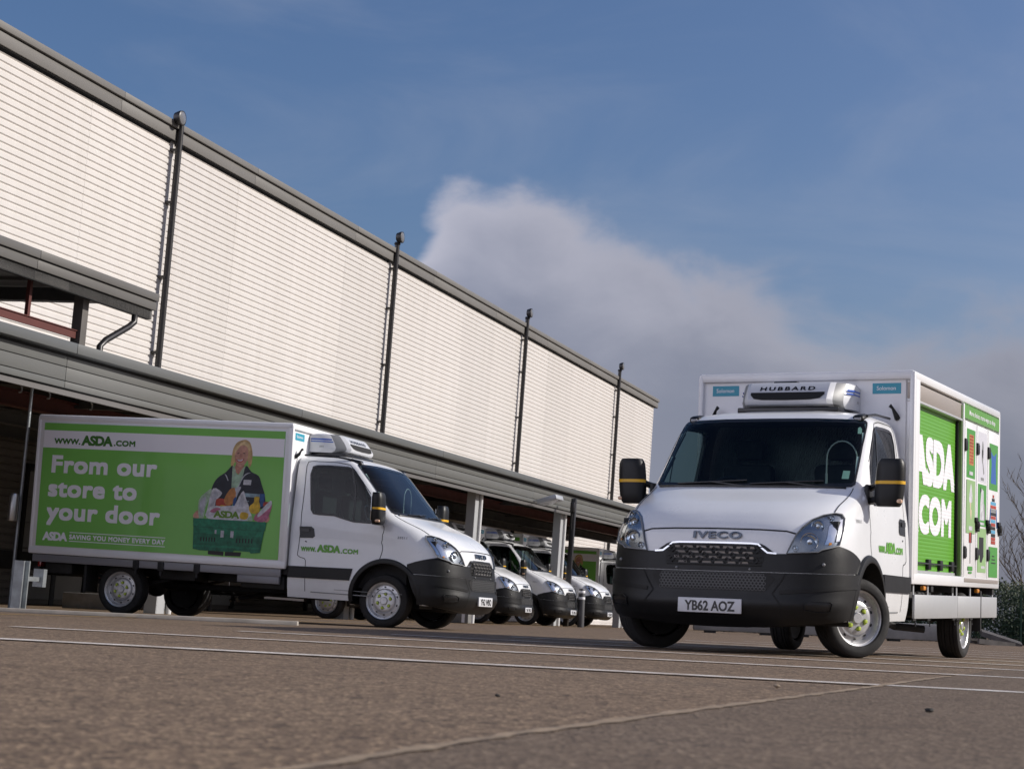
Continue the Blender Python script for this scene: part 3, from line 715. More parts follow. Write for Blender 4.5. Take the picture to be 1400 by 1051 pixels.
    heavy(bm, 'WWW.', -4.595, -4.214, 2.030, .072, mpL, .0045, (0, -1, 0), 1.05); lettering(bm, 'ASDA', -4.200, -3.742, 2.030, .120, mpL, .055, .92); heavy(bm, '.COM', -3.728, -3.422, 2.030, .072, mpL, .0045, (0, -1, 0), 1.05)
    BB(bm, 'poster_web_address', pm('print_dark_green', (.045, .17, .02), .4), post, 0)
    for t, a0, a1, b in (('From our', -4.606, -3.088, 1.658), ('store to', -4.629, -3.351, 1.352), ('your door', -4.629, -3.001, 1.056)):
        bm = bmesh.new(); heavy(bm, t, a0, a1, b, .226, mpL, .0120, (0, -1, 0), 1.05); BB(bm, 'poster_slogan', PW, post, 0)
    bm = bmesh.new(); lettering(bm, 'ASDA', -4.662, -4.296, .802, .102, mpL, .06, .9); BB(bm, 'poster_logo', PW, post, 0)
    bm = bmesh.new(); heavy(bm, 'SAVING YOU MONEY EVERY DAY', -4.270, -2.908, .824, .060, mpL, .003, (0, -1, 0), 1.1); BB(bm, 'poster_strapline', PW, post, 0)
    for z in (.905, .795):
        bm = bmesh.new(); v = [bm.verts.new(mpL(a, b)) for a, b in ((-4.27, z), (-2.905, z), (-2.905, z + .009), (-4.27, z + .009))]; bm.faces.new(v); BB(bm, 'poster_rule', PW, post, 0)
    # printed picture of a worker carrying a crate of groceries: flat print, layer on layer
    SK, SK2, HR, HR2, NV = [pm('ink_%d' % i, c, .45, noise=(16, .35)) for i, c in enumerate([(.58, .30, .22), (.46, .21, .15), (.56, .38, .17), (.70, .52, .28), (.012, .016, .03)])]
    inks = {'sk': SK, 'sk2': SK2, 'hr': HR, 'hr2': HR2, 'nv': NV, 'sh': pm('ink_shirt', (.36, .52, .38), .45, noise=(14, .45)), 'wh': pm('ink_white', (.62, .62, .66), .45, noise=(14, .45)), 'wh2': pm('ink_white2', (.46, .47, .52), .45, noise=(14, .45)), 'br': pm('ink_bread', (.50, .21, .06), .45, noise=(14, .45)), 'rd': pm('ink_red', (.42, .05, .03), .45, noise=(14, .45)),
            'gn': pm('ink_crate', (.012, .20, .105), .45, noise=(14, .45)), 'gn2': pm('ink_crate2', (.010, .15, .08), .45, noise=(14, .45)), 'ye': pm('ink_yellow', (.65, .42, .03), .45, noise=(14, .45)), 'pk': pm('ink_pink', (.50, .16, .26), .45, noise=(14, .45)), 'lg': pm('ink_palegreen', (.38, .52, .36), .45, noise=(14, .45)), 'bu': pm('ink_blue', (.02, .08, .25), .45, noise=(14, .45)), 'bk': pm('ink_black', (.01, .01, .012), .45), 'lo': pm('ink_logo', (.12, .24, .02), .45), 'bb': pm('ink_band', (.25, .36, .42), .45, noise=(14, .45))}
    order = list(inks); ly = [0]
    bm = bmesh.new()
    def zp(px, py):
        return (-2.535 + (px - 85) * .001715, 2.171 - (py - (px - 430) * .062 - 65) * .001533)
    def ink(k, pts, sm=3):
        ly[0] += 1; q = smoothpoly(pts, sm) if sm else pts
        v = [bm.verts.new((zp(*p)[0], yb - .0026 - .00012 * ly[0], zp(*p)[1])) for p in q]
        f = bm.faces.new(v); f.material_index = order.index(k)
    ink('bk', [(220, 955), (345, 965), (345, 998), (220, 985)], 0); ink('bk', [(355, 965), (485, 970), (480, 1003), (355, 998)], 0)
    ink('hr', [(450, 65), (400, 82), (370, 130), (360, 200), (356, 268), (375, 280), (390, 240), (440, 200), (490, 240), (500, 290), (520, 265), (524, 180), (505, 100), (480, 72)])
    ink('sk2', [(400, 255), (458, 260), (465, 310), (425, 345), (395, 310)])
    ink('sk', [(398, 125), (386, 175), (389, 225), (402, 260), (430, 285), (463, 268), (484, 232), (490, 170), (480, 128), (450, 110), (420, 112)])
    ink('sk2', [(388, 180), (386, 225), (400, 258), (410, 262), (397, 225)]); ink('sk2', [(428, 178), (440, 180), (446, 205), (430, 210), (424, 203)])
    ink('hr2', [(392, 125), (450, 78), (495, 110), (500, 165), (480, 125), (445, 105), (415, 125), (384, 172)])
    ink('bk', [(400, 173), (418, 168), (419, 173), (402, 177)]); ink('bk', [(449, 170), (466, 174), (465, 179), (450, 175)])
    ink('rd', [(400, 218), (430, 226), (458, 216), (450, 240), (428, 246), (408, 240)]); ink('wh', [(406, 221), (430, 229), (452, 220), (446, 234), (428, 238), (412, 234)])
    ink('sh', [(372, 282), (400, 322), (415, 347), (440, 330), (472, 287), (480, 300), (450, 470), (400, 490), (368, 450)])
    ink('lg', [(372, 280), (385, 275), (400, 320), (385, 345), (368, 330)]); ink('lg', [(470, 285), (458, 290), (425, 345), (440, 350), (470, 315)])
    ink('nv', [(367, 272), (320, 325), (258, 370), (220, 440), (205, 560), (225, 610), (385, 610), (374, 450), (372, 300)])
    ink('nv', [(478, 275), (525, 325), (585, 360), (612, 430), (642, 520), (642, 620), (520, 610), (425, 610), (430, 450), (455, 380)])
    ink('wh2', [(312, 338), (330, 352), (346, 390), (340, 392), (324, 358)]); ink('wh2', [(520, 332), (490, 345), (462, 375), (430, 450), (424, 448), (455, 370), (485, 338)])
    ink('wh', [(468, 388), (530, 392), (526, 432), (465, 428)], 0); ink('bb', [(478, 495), (628, 508), (624, 536), (478, 525)], 0); ink('bb', [(490, 556), (520, 558), (520, 566), (490, 564)], 0)
    ink('sk', [(82, 668), (110, 632), (135, 640), (132, 690), (92, 692)]); ink('sk', [(655, 695), (690, 690), (686, 722), (660, 732)])
    ink('lg', [(120, 548), (190, 470), (215, 460), (220, 500), (180, 600), (168, 690), (130, 690)]); ink('wh2', [(128, 570), (175, 520), (170, 600), (150, 680)])
    ink('wh', [(228, 455), (298, 485), (292, 515), (255, 560), (250, 640), (192, 695), (195, 600)]); ink('wh2', [(240, 480), (275, 500), (245, 570), (225, 640), (215, 600)])
    ink('rd', [(262, 540), (330, 545), (350, 590), (300, 620), (262, 600)]); ink('ye', [(300, 590), (345, 600), (330, 620), (295, 615)])
    ink('br', [(375, 455), (412, 462), (418, 510), (392, 580), (350, 595), (322, 560), (335, 510)]); ink('wh2', [(405, 455), (452, 445), (430, 500), (415, 540), (412, 490)])
    ink('bu', [(398, 540), (420, 530), (415, 600), (395, 600)]); ink('wh', [(470, 478), (495, 540), (525, 610), (528, 690), (400, 660), (425, 560)]); ink('wh2', [(468, 500), (480, 560), (470, 640), (440, 600)])
    ink('ye', [(563, 528), (600, 530), (600, 565), (612, 605), (598, 660), (540, 655), (524, 610), (560, 570)]); ink('bu', [(602, 503), (642, 505), (642, 600), (612, 610)], 0); ink('rd', [(640, 570), (678, 572), (660, 595), (635, 600)])
    ink('pk', [(578, 672), (640, 630), (690, 590), (702, 612), (664, 722), (575, 718)]); ink('wh', [(600, 660), (688, 560), (698, 600), (640, 660), (600, 690)])
    ink('wh', [(205, 610), (260, 595), (300, 600), (440, 600), (532, 645), (522, 718), (205, 697)]); ink('pk', [(215, 640), (255, 612), (300, 620), (250, 650)]); ink('ye', [(465, 650), (520, 660), (512, 705), (460, 700)]); ink('lg', [(520, 700), (545, 680), (560, 718), (525, 718)])
    lettering(bm, 'ASDA', zp(245, 0)[0], zp(455, 0)[0], zp(350, 692)[1], .082, lambda a, b: (a, yb - .0098, b), .05, .9, order.index('lo'))
    ly[0] += 16
    ink('gn', [(85, 692), (670, 732), (662, 800), (655, 806), (90, 760)], 0); ink('gn2', [(92, 755), (657, 800), (632, 975), (560, 980), (553, 968), (430, 957), (420, 968), (150, 952), (98, 940)], 0)
    ink('gn', [(96, 765), (650, 808), (645, 850), (98, 810)], 0); ink('gn', [(99, 905), (640, 935), (636, 950), (99, 922)], 0)
    for k in range(6): ink('bk', [(155 + 22 * k, 845 + k), (164 + 22 * k, 846 + k), (164 + 22 * k, 880 + k), (155 + 22 * k, 879 + k)], 0); ink('bk', [(440 + 24 * k, 858 + k), (450 + 24 * k, 859 + k), (450 + 24 * k, 895 + k), (440 + 24 * k, 894 + k)], 0)
    ink('wh2', [(314, 795), (340, 797), (340, 852), (314, 850)], 0); ink('wh2', [(392, 800), (418, 802), (416, 856), (392, 852)], 0); ink('wh2', [(266, 790), (280, 791), (280, 822), (266, 820)], 0)
    BB(bm, 'poster_picture', [inks[k] for k in order], post, 0)
    # ---- left side: roller shutter and three printed flap doors (y = +BW)
    Y = BW
    bm = bmesh.new(); RB = .032; zlo, zhi = zr(.73), zr(2.35)
    xs0, xs1 = -1.40, -3.14; prof = []
    def shut_y(z):
        t = (z / RB) % 1.0
        return Y - REC + .016 + (.0 if t < .10 else .0022 * math.sin(math.pi * (t - .10) / .90) ** .5)
    z = zlo
    while z < zhi:
        prof.append((shut_y(z), z)); z += RB / 7
    a_ = [bm.verts.new((xs0, y, z)) for y, z in prof]; b_ = [bm.verts.new((xs1, y, z)) for y, z in prof]
    for i in range(len(prof) - 1): bm.faces.new((a_[i], a_[i + 1], b_[i + 1], b_[i]))
    sh = BB(bm, 'roller_shutter', GREENL, root, 30)
    bm = bmesh.new(); mpS = lambda a, b: (a, shut_y(b) + .0025, b)
    # letters run towards the rear on this side
    def rev(a0, a1): return lambda a, b: (a0 + a1 - a, shut_y(b) + .0025, b)
    heavy(bm, 'ASDA', -3.07, -1.53, zr(1.505), zr(1.945) - zr(1.505), rev(-3.07, -1.53), .030, (0, 1, 0), .98, 0, RB / 4)
    heavy(bm, '.COM', -2.96, -1.60, zr(1.065), zr(1.415) - zr(1.065), rev(-2.96, -1.60), .024, (0, 1, 0), 1.0, 0, RB / 4)
    BB(bm, 'shutter_lettering', PW, sh, 0)
    bm = bmesh.new(); bx(bm, xs1, xs0 + .1, Y - REC + .005, Y - .02, zr(2.225), zr(2.37), 0, .006); bx(bm, xs1, xs0 + .1, Y - REC + .005, Y - .008, zr(2.20), zr(2.222), 1, .004); BB(bm, 'shutter_drum_cover', [pm('drum_beige', (.36, .32, .29), .45, .3), ALU])
    bm = bmesh.new(); bx(bm, xs1 - .02, xs1 + .02, Y - REC, Y - .012, zr(.71), zr(2.36), 0, .004); bx(bm, xs1 + .02, xs1 + .04, Y - REC + .01, Y - .045, zr(.72), zr(2.2), 1, .004); BB(bm, 'shutter_guide', [pm('guide_green', (.12, .2, .06), .4, .2), SEAM])
    bm = bmesh.new(); tube(bm, [(xs0, Y - .045, zr(.80)), (xs1 + .05, Y - .045, zr(.80))], .008, 6)
    for x in (-2.05, -2.5, -2.95): bx(bm, x - .05, x + .05, Y - .075, Y - .04, zr(.745), zr(.84), 0, .006)
    bx(bm, xs1 + .02, xs0, Y - .075, Y - .06, zr(.705), zr(.735), 1); BB(bm, 'shutter_lock_bar', [BLACKP, ALU], sh)
    bm = bmesh.new(); bx(bm, xs1 - .06, xs1 - .012, Y - .06, Y - .001, zr(.69), zr(2.38), 0, .006); BB(bm, 'side_post', BOXW)
    bm = bmesh.new(); bx(bm, BXR + .03, xs1 - .05, Y - REC - .002, Y - .03, zr(.69), zr(2.38), 0); BB(bm, 'door_surround', BOXW)
    bm = bmesh.new(); bx(bm, BXF - .17, BXF - .02, Y - REC, Y - .002, BZ0 + .05, BZ1 - .05, 0, .004); BB(bm, 'side_post', BOXW)
    bm = bmesh.new(); bx(bm, -4.815, -3.185, Y - .03, Y - .003, zr(2.245), zr(2.375)); hd = BB(bm, 'header_sign', pm('print_mid_green', (.12, .33, .06), .4), root, 0)
    bm = bmesh.new(); lettering(bm, 'More choice, more ways to shop', -4.60, -3.40, zr(2.288), .045, lambda a, b: (-8.0 - a, Y - .0015, b), .012, 1.0); BB(bm, 'header_lettering', PW, hd, 0)
    GG = pm('print_panel_green', (.07, .30, .05), .42)
    doors = [(-3.235, -3.735), (-3.765, -4.255), (-4.285, -4.805)]
    pics = [
        [('g', 2.15, 1.67, .06), ('brick', 2.10, 1.80), ('pg', 1.65, 1.13, .06), ('cone', 1.62, 1.28), ('brush', 1.14, .84), ('cap', .80, .74)],
        [('lg', 2.165, 1.66, .05), ('tap', 2.08, 1.74), ('g', 1.64, 1.22, .05), ('kettle', 1.60, 1.28), ('pg', 1.20, .76, .05), ('gun', 1.11, .86)],
        [('g', 2.09, 1.61, .05), ('dress', 2.03, 1.68), ('stripy', 1.57, 1.06), ('g', 1.03, .72, .05), ('scrib', .98, .86)]]
    caps = []
    for (xa, xb), pc in zip(doors, pics):
        bm = bmesh.new(); bx(bm, xb, xa, Y - .03, Y - .002, zr(.70), zr(2.215), 0, .006); dr = BB(bm, 'flap_door', BOXW, root, 40)
        ml = ['g', 'pg', 'lg', 'br', 'wh', 'rd', 'bk', 'gy', 'bu', 'sky', 'cream']
        mm = [GG, GREENP, pm('print_lilac', (.62, .62, .68), .45), inks['br'], inks['wh'], inks['rd'], inks['bk'], GREYP, pm('ink_dress', (.03, .12, .40), .45), pm('ink_sky', (.10, .35, .55), .45), pm('ink_cream', (.62, .52, .38), .45)]
        bm = bmesh.new(); lay = [0]; xm = (xa + xb) / 2
        def pp(k, pts, sm=0):
            lay[0] += 1; q = smoothpoly(pts, 3) if sm else pts
            v = [bm.verts.new((x, Y - .0015 + .0002 * lay[0], zr(z))) for x, z in q]; f = bm.faces.new(v); f.material_index = ml.index(k)
        rect = lambda k, x0, x1, z0, z1: pp(k, [(x0, z0), (x1, z0), (x1, z1), (x0, z1)])
        for p in pc:
            k, zt, zb = p[:3]
            if k in ('g', 'pg', 'lg'): rect(k, xb + p[3], xa - p[3], zb, zt)
            elif k == 'brick':
                rect('br', xm - .12, xm + .07, zb, zt)
                for j in range(9): rect('rd', xm - .10, xm - .02, zb + .02 + j * .032, zb + .034 + j * .032); rect('rd', xm + .0, xm + .055, zb + .02 + j * .032, zb + .034 + j * .032)
                rect('wh', xm - .08, xm + .08, 1.70, 1.735)
            elif k == 'cone':
                pp('cream', [(xm - .02, zt - .17), (xm + .05, zt - .17), (xm + .01, zb)]); pp('wh', [(xm - .06, zt - .18), (xm - .05, zt - .08), (xm, zt), (xm + .05, zt - .08), (xm + .08, zt - .18)], 1); pp('cream', [(xm - .04, zb + .08), (xm + .03, zb + .06), (xm - .02, zb - .02)], 1); rect('wh', xm - .08, xm + .08, 1.16, 1.20)
            elif k == 'brush':
                rect('rd', xm - .06, xm + .05, zt - .10, zt); rect('bk', xm - .055, xm - .02, zt - .10, zt); rect('gy', xm - .012, xm + .008, zb, zt - .10)
            elif k == 'cap':
                rect('g', xm - .10, xm + .10, zb + .03, zt + .01); rect('g', xm - .07, xm + .07, zb, zb + .02)
            elif k == 'tap':
                pp('gy', [(xm - .05, zt - .06), (xm, zt), (xm + .04, zt - .10), (xm + .03, zt - .2), (xm - .02, zt - .22)], 1); pp('bk', [(xm - .03, zt - .1), (xm + .02, zt - .09), (xm + .01, zt - .16), (xm - .03, zt - .17)], 1); pp('gy', [(xm - .02, zt - .2), (xm + .01, zt - .2), (xm - .05, zb), (xm - .09, zb + .02)], 0); rect('gy', xm - .07, xm + .07, 1.68, 1.71)
            elif k == 'kettle':
                pp('wh', [(xm - .09, zb), (xm + .10, zb), (xm + .08, zb + .18), (xm + .03, zt), (xm - .06, zt - .02), (xm - .08, zb + .1)], 0); pp('bk', [(xm + .03, zt - .02), (xm + .09, zt + .02), (xm + .10, zt - .06)], 0); pp('gy', [(xm - .09, zb), (xm - .16, zb + .02), (xm - .13, zb + .15), (xm - .08, zb + .18)], 0); rect('wh', xm - .1, xm + .1, 1.235, 1.26)
            elif k == 'gun':
                rect('bk', xm - .08, xm + .13, zt - .18, zt); pp('bk', [(xm - .09, zt - .18), (xm + .1, zt - .18), (xm + .08, zb), (xm + .0, zb)], 0); rect('wh', xm - .14, xm + .02, .80, .825)
            elif k == 'dress':
                pp('bu', [(xm - .13, zt - .02), (xm - .03, zt - .06), (xm + .03, zt - .06), (xm + .13, zt - .02), (xm + .10, zt - .15), (xm + .13, zb), (xm - .13, zb), (xm - .10, zt - .15)], 0)
            elif k == 'stripy':
                cc = ['rd', 'bk', 'sky', 'rd', 'gy', 'bk', 'rd', 'sky', 'rd', 'bk', 'sky', 'bk', 'rd', 'rd']
                n = len(cc); hh = (zt - zb) / n
                for j, c_ in enumerate(cc):
                    w_ = (.04, .07, .13, .14, .15, .14, .12, .11, .10, .10, .10, .10, .10, .10)[j]; rect(c_, xm - w_, xm + w_, zt - (j + 1) * hh, zt - j * hh - .004)
                for sg in (1, -1): pp('bu', [(xm + sg * .15, zt - .14), (xm + sg * .19, zt - .34), (xm + sg * .16, zt - .34), (xm + sg * .13, zt - .16)], 0)
            elif k == 'scrib':
                for j in range(3): rect('bk', xm - .12 + .03 * j, xm + .10 - .02 * j, zb + .035 * j, zb + .035 * j + .012)
        BB(bm, 'door_print', mm, dr, 0)
        # latches and hinges
        for z in (1.98, .94):
            bm = bmesh.new(); bx(bm, xa - .03, xa + .045, Y - .012, Y + .018, zr(z - .06), zr(z + .06), 0, .008); bx(bm, xa - .075, xa - .03, Y - .005, Y + .012, zr(z - .045), zr(z + .045), 0, .005); BB(bm, 'hinge', BLACKP, dr, 35)
        bm = bmesh.new()
        for j in range(3): bx(bm, xb - .05 + .03 * (j - 1), xb + .05 + .03 * (j - 1), Y - .006, Y + .03 - .006 * abs(j - 1), zr(1.16 + .045 * j), zr(1.205 + .045 * j), 0, .004)
        lathe(bm, [(.035, -.01), (.035, .036), (.02, .042), (.001, .042)], (xb, Y, zr(1.225)), 'Y', 12)
        BB(bm, 'door_latch', BLACKP, dr, 35)
    bm = bmesh.new(); bx(bm, -4.79, -3.24, Y - .025, Y + .004, zr(.655), zr(.695), 0, .003); BB(bm, 'door_sill', pm('drum_beige', (.36, .32, .29), .45, .3))
    # --- rear face
    bm = bmesh.new(); bx(bm, BXR - .012, BXR + .005, -.98, -.008, BZ0 + .1, BZ1 - .1, 0, .004); bx(bm, BXR - .012, BXR + .005, .008, .98, BZ0 + .1, BZ1 - .1, 0, .004); BB(bm, 'rear_doors', BOXW)
    # --- side skirt panels (left) and underbody
    for xa, xb in ((-1.40, -3.035), (-3.045, -4.81)):
        bm = bmesh.new(); bx(bm, xb, xa, BW - .035, BW - .010, .335, .535, 0, .004); sk_ = BB(bm, 'side_skirt_panel', ALU)
        bm = bmesh.new()
        for x in (xa - .05, (xa + xb) / 2 + .25, xb + .1):
            bx(bm, x - .018, x + .018, BW - .045, BW - .036, .50, .66, 0); bx(bm, x - .05, x + .05, BW - .04, BW - .02, .315, .345, 1, .006); tube(bm, [(x - .03, BW - .03, .32), (x - .045, BW - .025, .28), (x - .02, BW - .02, .27)], .006, 5, 1)
        BB(bm, 'skirt_brackets', [ALU, DARK], sk_)
    bm = bmesh.new(); bx(bm, -4.80, -1.32, -BW + .02, -BW + .05, .52, .615, 0, .004); bx(bm, -1.9, -1.34, -BW + .03, -BW + .08, .43, .52, 0, .004)
    for x in (-2.45, -2.95, -3.3): bx(bm, x - .04, x + .04, -BW + .0, -BW + .04, .50, .61, 1, .004); bx(bm, x - .015, x + .015, -BW + .01, -BW + .03, .44, .5, 1)
    B(bm, 'lower_side_rail', [pm('rail_grey', (.25, .25, .27), .5, .3), DARK])
    bm = bmesh.new()
    for sg in (1, -1):
        bx(bm, -4.78, .60, sg * .34, sg * .43, .42, .57, 0, .006)
    for x in (-1.3, -2.1, -2.9, -4.0, -4.7): bx(bm, x - .04, x + .04, -.98, .98, .55, .63, 0, .004)
    bx(bm, -4.82, -4.72, -.98, .98, .36, .46, 0, .01); bx(bm, -.55, .60, -.34, .34, .22, .5, 0, .05); bx(bm, -2.3, -1.45, .45, .93, .32, .55, 0, .03); bx(bm, -1.9, -1.3, -.95, -.5, .36, .54, 0, .03)
    tube(bm, [(-WBASE, -.8, WR), (-WBASE, .8, WR)], .05, 10); bmesh.ops.create_uvsphere(bm, u_segments=12, v_segments=8, radius=.15, matrix=Matrix.Translation((-WBASE, 0, WR)))
    tube(bm, [(-.4, 0, .38), (-WBASE, 0, WR)], .04, 8); tube(bm, [(0, -.8, .28), (0, .8, .28)], .045, 8); tube(bm, [(-1.3, .45, .30), (-2.2, .45, .30), (-2.6, .5, .22), (-2.75, .75, .20)], .035, 8)
    tube(bm, [(-WBASE + .65, -.62, .43), (-WBASE, -.62, .27), (-WBASE - .65, -.62, .43)], .022, 6); tube(bm, [(-WBASE + .65, .62, .43), (-WBASE, .62, .27), (-WBASE - .65, .62, .43)], .022, 6)
    bx(bm, -4.7, -4.3, -.9, -.55, .38, .55, 0, .02); bx(bm, -WBASE - .5, -WBASE - .46, -1.0, -.70, .18, .58, 0, .006); bx(bm, -WBASE - .5, -WBASE - .46, .70, 1.0, .18, .58, 0, .006)
    bx(bm, -3.1, -2.6, -.8, -.45, .40, .55, 0, .01); bx(bm, -1.28, -1.2, -.9, .9, .3, .62, 0, .01)
    B(bm, 'chassis', DARK)
    bm = bmesh.new(); 
    for x in (-1.80, -3.98):
        for sg in (1, -1): bx(bm, x - .045, x + .045, sg * .97 - .02, sg * .97 + .02, .560, .60, 0, .012)
    B(bm, 'side_markers', AMBER)
    bm = bmesh.new()
    for sg in (1, -1): bx(bm, -4.87, -4.82, sg * .70 - .1, sg * .70 + .1, .42, .56, 0, .01)
    B(bm, 'rear_lamps', REDL)
    # --- wheels
    for x, s in ((0, 1), (0, -1), (-WBASE, 1), (-WBASE, -1)):
        w = make_wheel('wheel', s); w.parent = root; w.location = (x, s * .845, WR)
    return root, BOXPARTS
def copy_tree(o, parent=None, mp=None):
    c = o.copy(); COL.objects.link(c); c.parent = parent
    if mp is not None: mp[o] = c
    for ch in list(o.children): copy_tree(ch, c, mp)
    return c

# ---------------------------------------------------------------- building frame: t along the wall, q outwards (negative = away), z up
BD = Vector((0.30008742, 0.95389885, 0.00495178)); BN = Vector((0.95354561, -0.2998244, -0.02925904)); BU = Vector((0.0264255, -0.01350202, 0.9995596))
def BP(v): return BD * v[0] + BN * v[1] + BU * v[2]
def adopt(o, parent):
    o.parent = parent; o.matrix_parent_inverse = Matrix.Translation(-parent.location)
    return o
def bf(bm, name, mats, parent, smooth=0, kind=None):
    o = fin(bm, name, mats, None, smooth, BP, kind)
    return adopt(o, parent)
def wf(bm, name, mats, parent, smooth=0, kind=None):
    return adopt(fin(bm, name, mats, None, smooth, None, kind), parent)

# ---------------------------------------------------------------- ground
def ground_mat(name, c0, c1, c2, grain):
    m_ = bpy.data.materials.new(name); m_.use_nodes = True; t = m_.node_tree; p = t.nodes['Principled BSDF']
    co = N(t, 'ShaderNodeTexCoord')
    def noise(sc, det=4, rg=.6):
        n = N(t, 'ShaderNodeTexNoise'); n.inputs['Scale'].default_value = sc; n.inputs['Detail'].default_value = det; n.inputs['Roughness'].default_value = rg
        L(t, co.outputs['Object'], n.inputs['Vector']); return n.outputs[0]
    v = N(t, 'ShaderNodeTexVoronoi'); v.inputs['Scale'].default_value = 95; L(t, co.outputs['Object'], v.inputs['Vector'])
    v2 = N(t, 'ShaderNodeTexVoronoi'); v2.inputs['Scale'].default_value = 40; L(t, co.outputs['Object'], v2.inputs['Vector'])
    rr = N(t, 'ShaderNodeMapRange'); L(t, noise(.45, 5), rr.inputs[0]); rr.inputs[1].default_value = .35; rr.inputs[2].default_value = .65
    base = mixc(t, rr.outputs[0], c0, c1)
    sp = N(t, 'ShaderNodeSeparateColor'); L(t, v.outputs['Color'], sp.inputs[0])
    r1 = N(t, 'ShaderNodeMapRange'); L(t, sp.outputs[0], r1.inputs[0]); r1.inputs[1].default_value = .55; r1.inputs[2].default_value = 1.; r1.inputs[4].default_value = min(1., grain * 1.15)
    c = mixc(t, r1.outputs[0], base, c2)
    sp2 = N(t, 'ShaderNodeSeparateColor'); L(t, v2.outputs['Color'], sp2.inputs[0])
    r2 = N(t, 'ShaderNodeMapRange'); L(t, sp2.outputs[1], r2.inputs[0]); r2.inputs[1].default_value = .6; r2.inputs[2].default_value = 1.; r2.inputs[4].default_value = grain * .8
    c = mixc(t, r2.outputs[0], c, (.03, .022, .018))
    r3 = N(t, 'ShaderNodeMapRange'); L(t, noise(2.2, 6, .7), r3.inputs[0]); r3.inputs[1].default_value = .52; r3.inputs[2].default_value = .75; r3.inputs[4].default_value = .5
    c = mixc(t, r3.outputs[0], c, tuple(x * .55 for x in c0))
    r4 = N(t, 'ShaderNodeMapRange'); L(t, noise(.9, 3, .5), r4.inputs[0]); r4.inputs[1].default_value = .60; r4.inputs[2].default_value = .72; r4.inputs[4].default_value = .45
    c = mixc(t, r4.outputs[0], c, (.045, .035, .03))                       # old oil stains
    ve = N(t, 'ShaderNodeTexVoronoi', feature='DISTANCE_TO_EDGE'); ve.inputs['Scale'].default_value = .55; wv_ = N(t, 'ShaderNodeVectorMath', operation='ADD'); nn = N(t, 'ShaderNodeTexNoise'); nn.inputs['Scale'].default_value = 1.7; nn.inputs['Detail'].default_value = 5
    L(t, co.outputs['Object'], nn.inputs['Vector']); L(t, co.outputs['Object'], wv_.inputs[0]); L(t, nn.outputs['Color'], wv_.inputs[1]); L(t, wv_.outputs[0], ve.inputs['Vector'])
    r5 = N(t, 'ShaderNodeMapRange'); L(t, ve.outputs['Distance'], r5.inputs[0]); r5.inputs[1].default_value = .004; r5.inputs[2].default_value = .012; r5.inputs[3].default_value = .55; r5.inputs[4].default_value = 0
    c = mixc(t, mth(t, 'MULTIPLY', r5.outputs[0], r4.outputs[0]), c, (.02, .016, .014))   # hairline cracks here and there
    L(t, c, p.inputs['Base Color']); p.inputs['Roughness'].default_value = .85; p.inputs['Specular IOR Level'].default_value = .25
    b = N(t, 'ShaderNodeBump'); b.inputs['Strength'].default_value = .6; b.inputs['Distance'].default_value = .005
    hsum = mth(t, 'ADD', v.outputs['Distance'], mth(t, 'MULTIPLY', v2.outputs['Distance'], .8)); L(t, hsum, b.inputs['Height']); L(t, b.outputs[0], p.inputs['Normal'])
    return m_
ASPH = ground_mat('asphalt_brown', (.128, .088, .060), (.158, .112, .078), (.40, .29, .185), .8)
ASPH2 = ground_mat('asphalt_patch_grey', (.112, .080, .056), (.138, .101, .073), (.30, .23, .165), .55)
def sheet(pts, z, name, mat, parent=None, wob=0):
    bm = bmesh.new(); v = [bm.verts.new((p[0] + random.uniform(-wob, wob), p[1] + random.uniform(-wob, wob), z)) for p in pts]; bm.faces.new(v)
    o = fin(bm, name, mat, None, 0)
    if parent is not None: o.parent = parent
    return o
ground = sheet([(-1500, -600), (1500, -600), (1500, 2500), (-1500, 2500)], 0, 'ground', ASPH); ground['kind'] = 'structure'
seam = [(-1.45, -1.0), (-.62, 1.2), (-.23, 2.36), (.02, 3.11), (.30, 3.85), (.61, 4.68), (1.02, 5.75), (1.45, 6.88), (1.88, 8.05), (2.33, 9.24), (3.4, 12.1)]
sheet([(p[0] + .01, p[1]) for p in seam] + [(22, 7.4), (22, -1)], .004, 'asphalt_patch', ASPH2, ground)
def strip(path, w, z, name, mat, parent, wob=.0, n=8):
    bm = bmesh.new(); P = []
    for a, b in zip(path, path[1:]):
        k = max(1, int(math.hypot(b[0] - a[0], b[1] - a[1]) * n))
        for i in range(k): P.append((a[0] + (b[0] - a[0]) * i / k, a[1] + (b[1] - a[1]) * i / k))
    P.append(path[-1]); prev = None
    for i, p in enumerate(P):
        a, b = P[max(i - 1, 0)], P[min(i + 1, len(P) - 1)]; tx, ty = b[0] - a[0], b[1] - a[1]; l = math.hypot(tx, ty)
        w0, w1 = w / 2 + random.uniform(-wob, wob), w / 2 + random.uniform(-wob, wob)
        c = (bm.verts.new((p[0] - ty / l * w0, p[1] + tx / l * w0, z)), bm.verts.new((p[0] + ty / l * w1, p[1] - tx / l * w1, z)))
        if prev: bm.faces.new((prev[0], prev[1], c[1], c[0]))
        prev = c
    o = fin(bm, name, mat, None, 0); o.parent = parent
    return o
PAINT = pm('worn_white_paint', (.66, .63, .59), .7, noise=(5, .5, (.34, .29, .25)))
PAINTY = pm('worn_yellow_paint', (.46, .28, .04), .7, noise=(5, .5, (.16, .11, .06)))
strip(seam[:-1], .034, .0065, 'joint_sealant', pm('joint_sealant', (.30, .225, .15), .8, noise=(14, .5), bump=(40, .5)), ground, .009, 14)
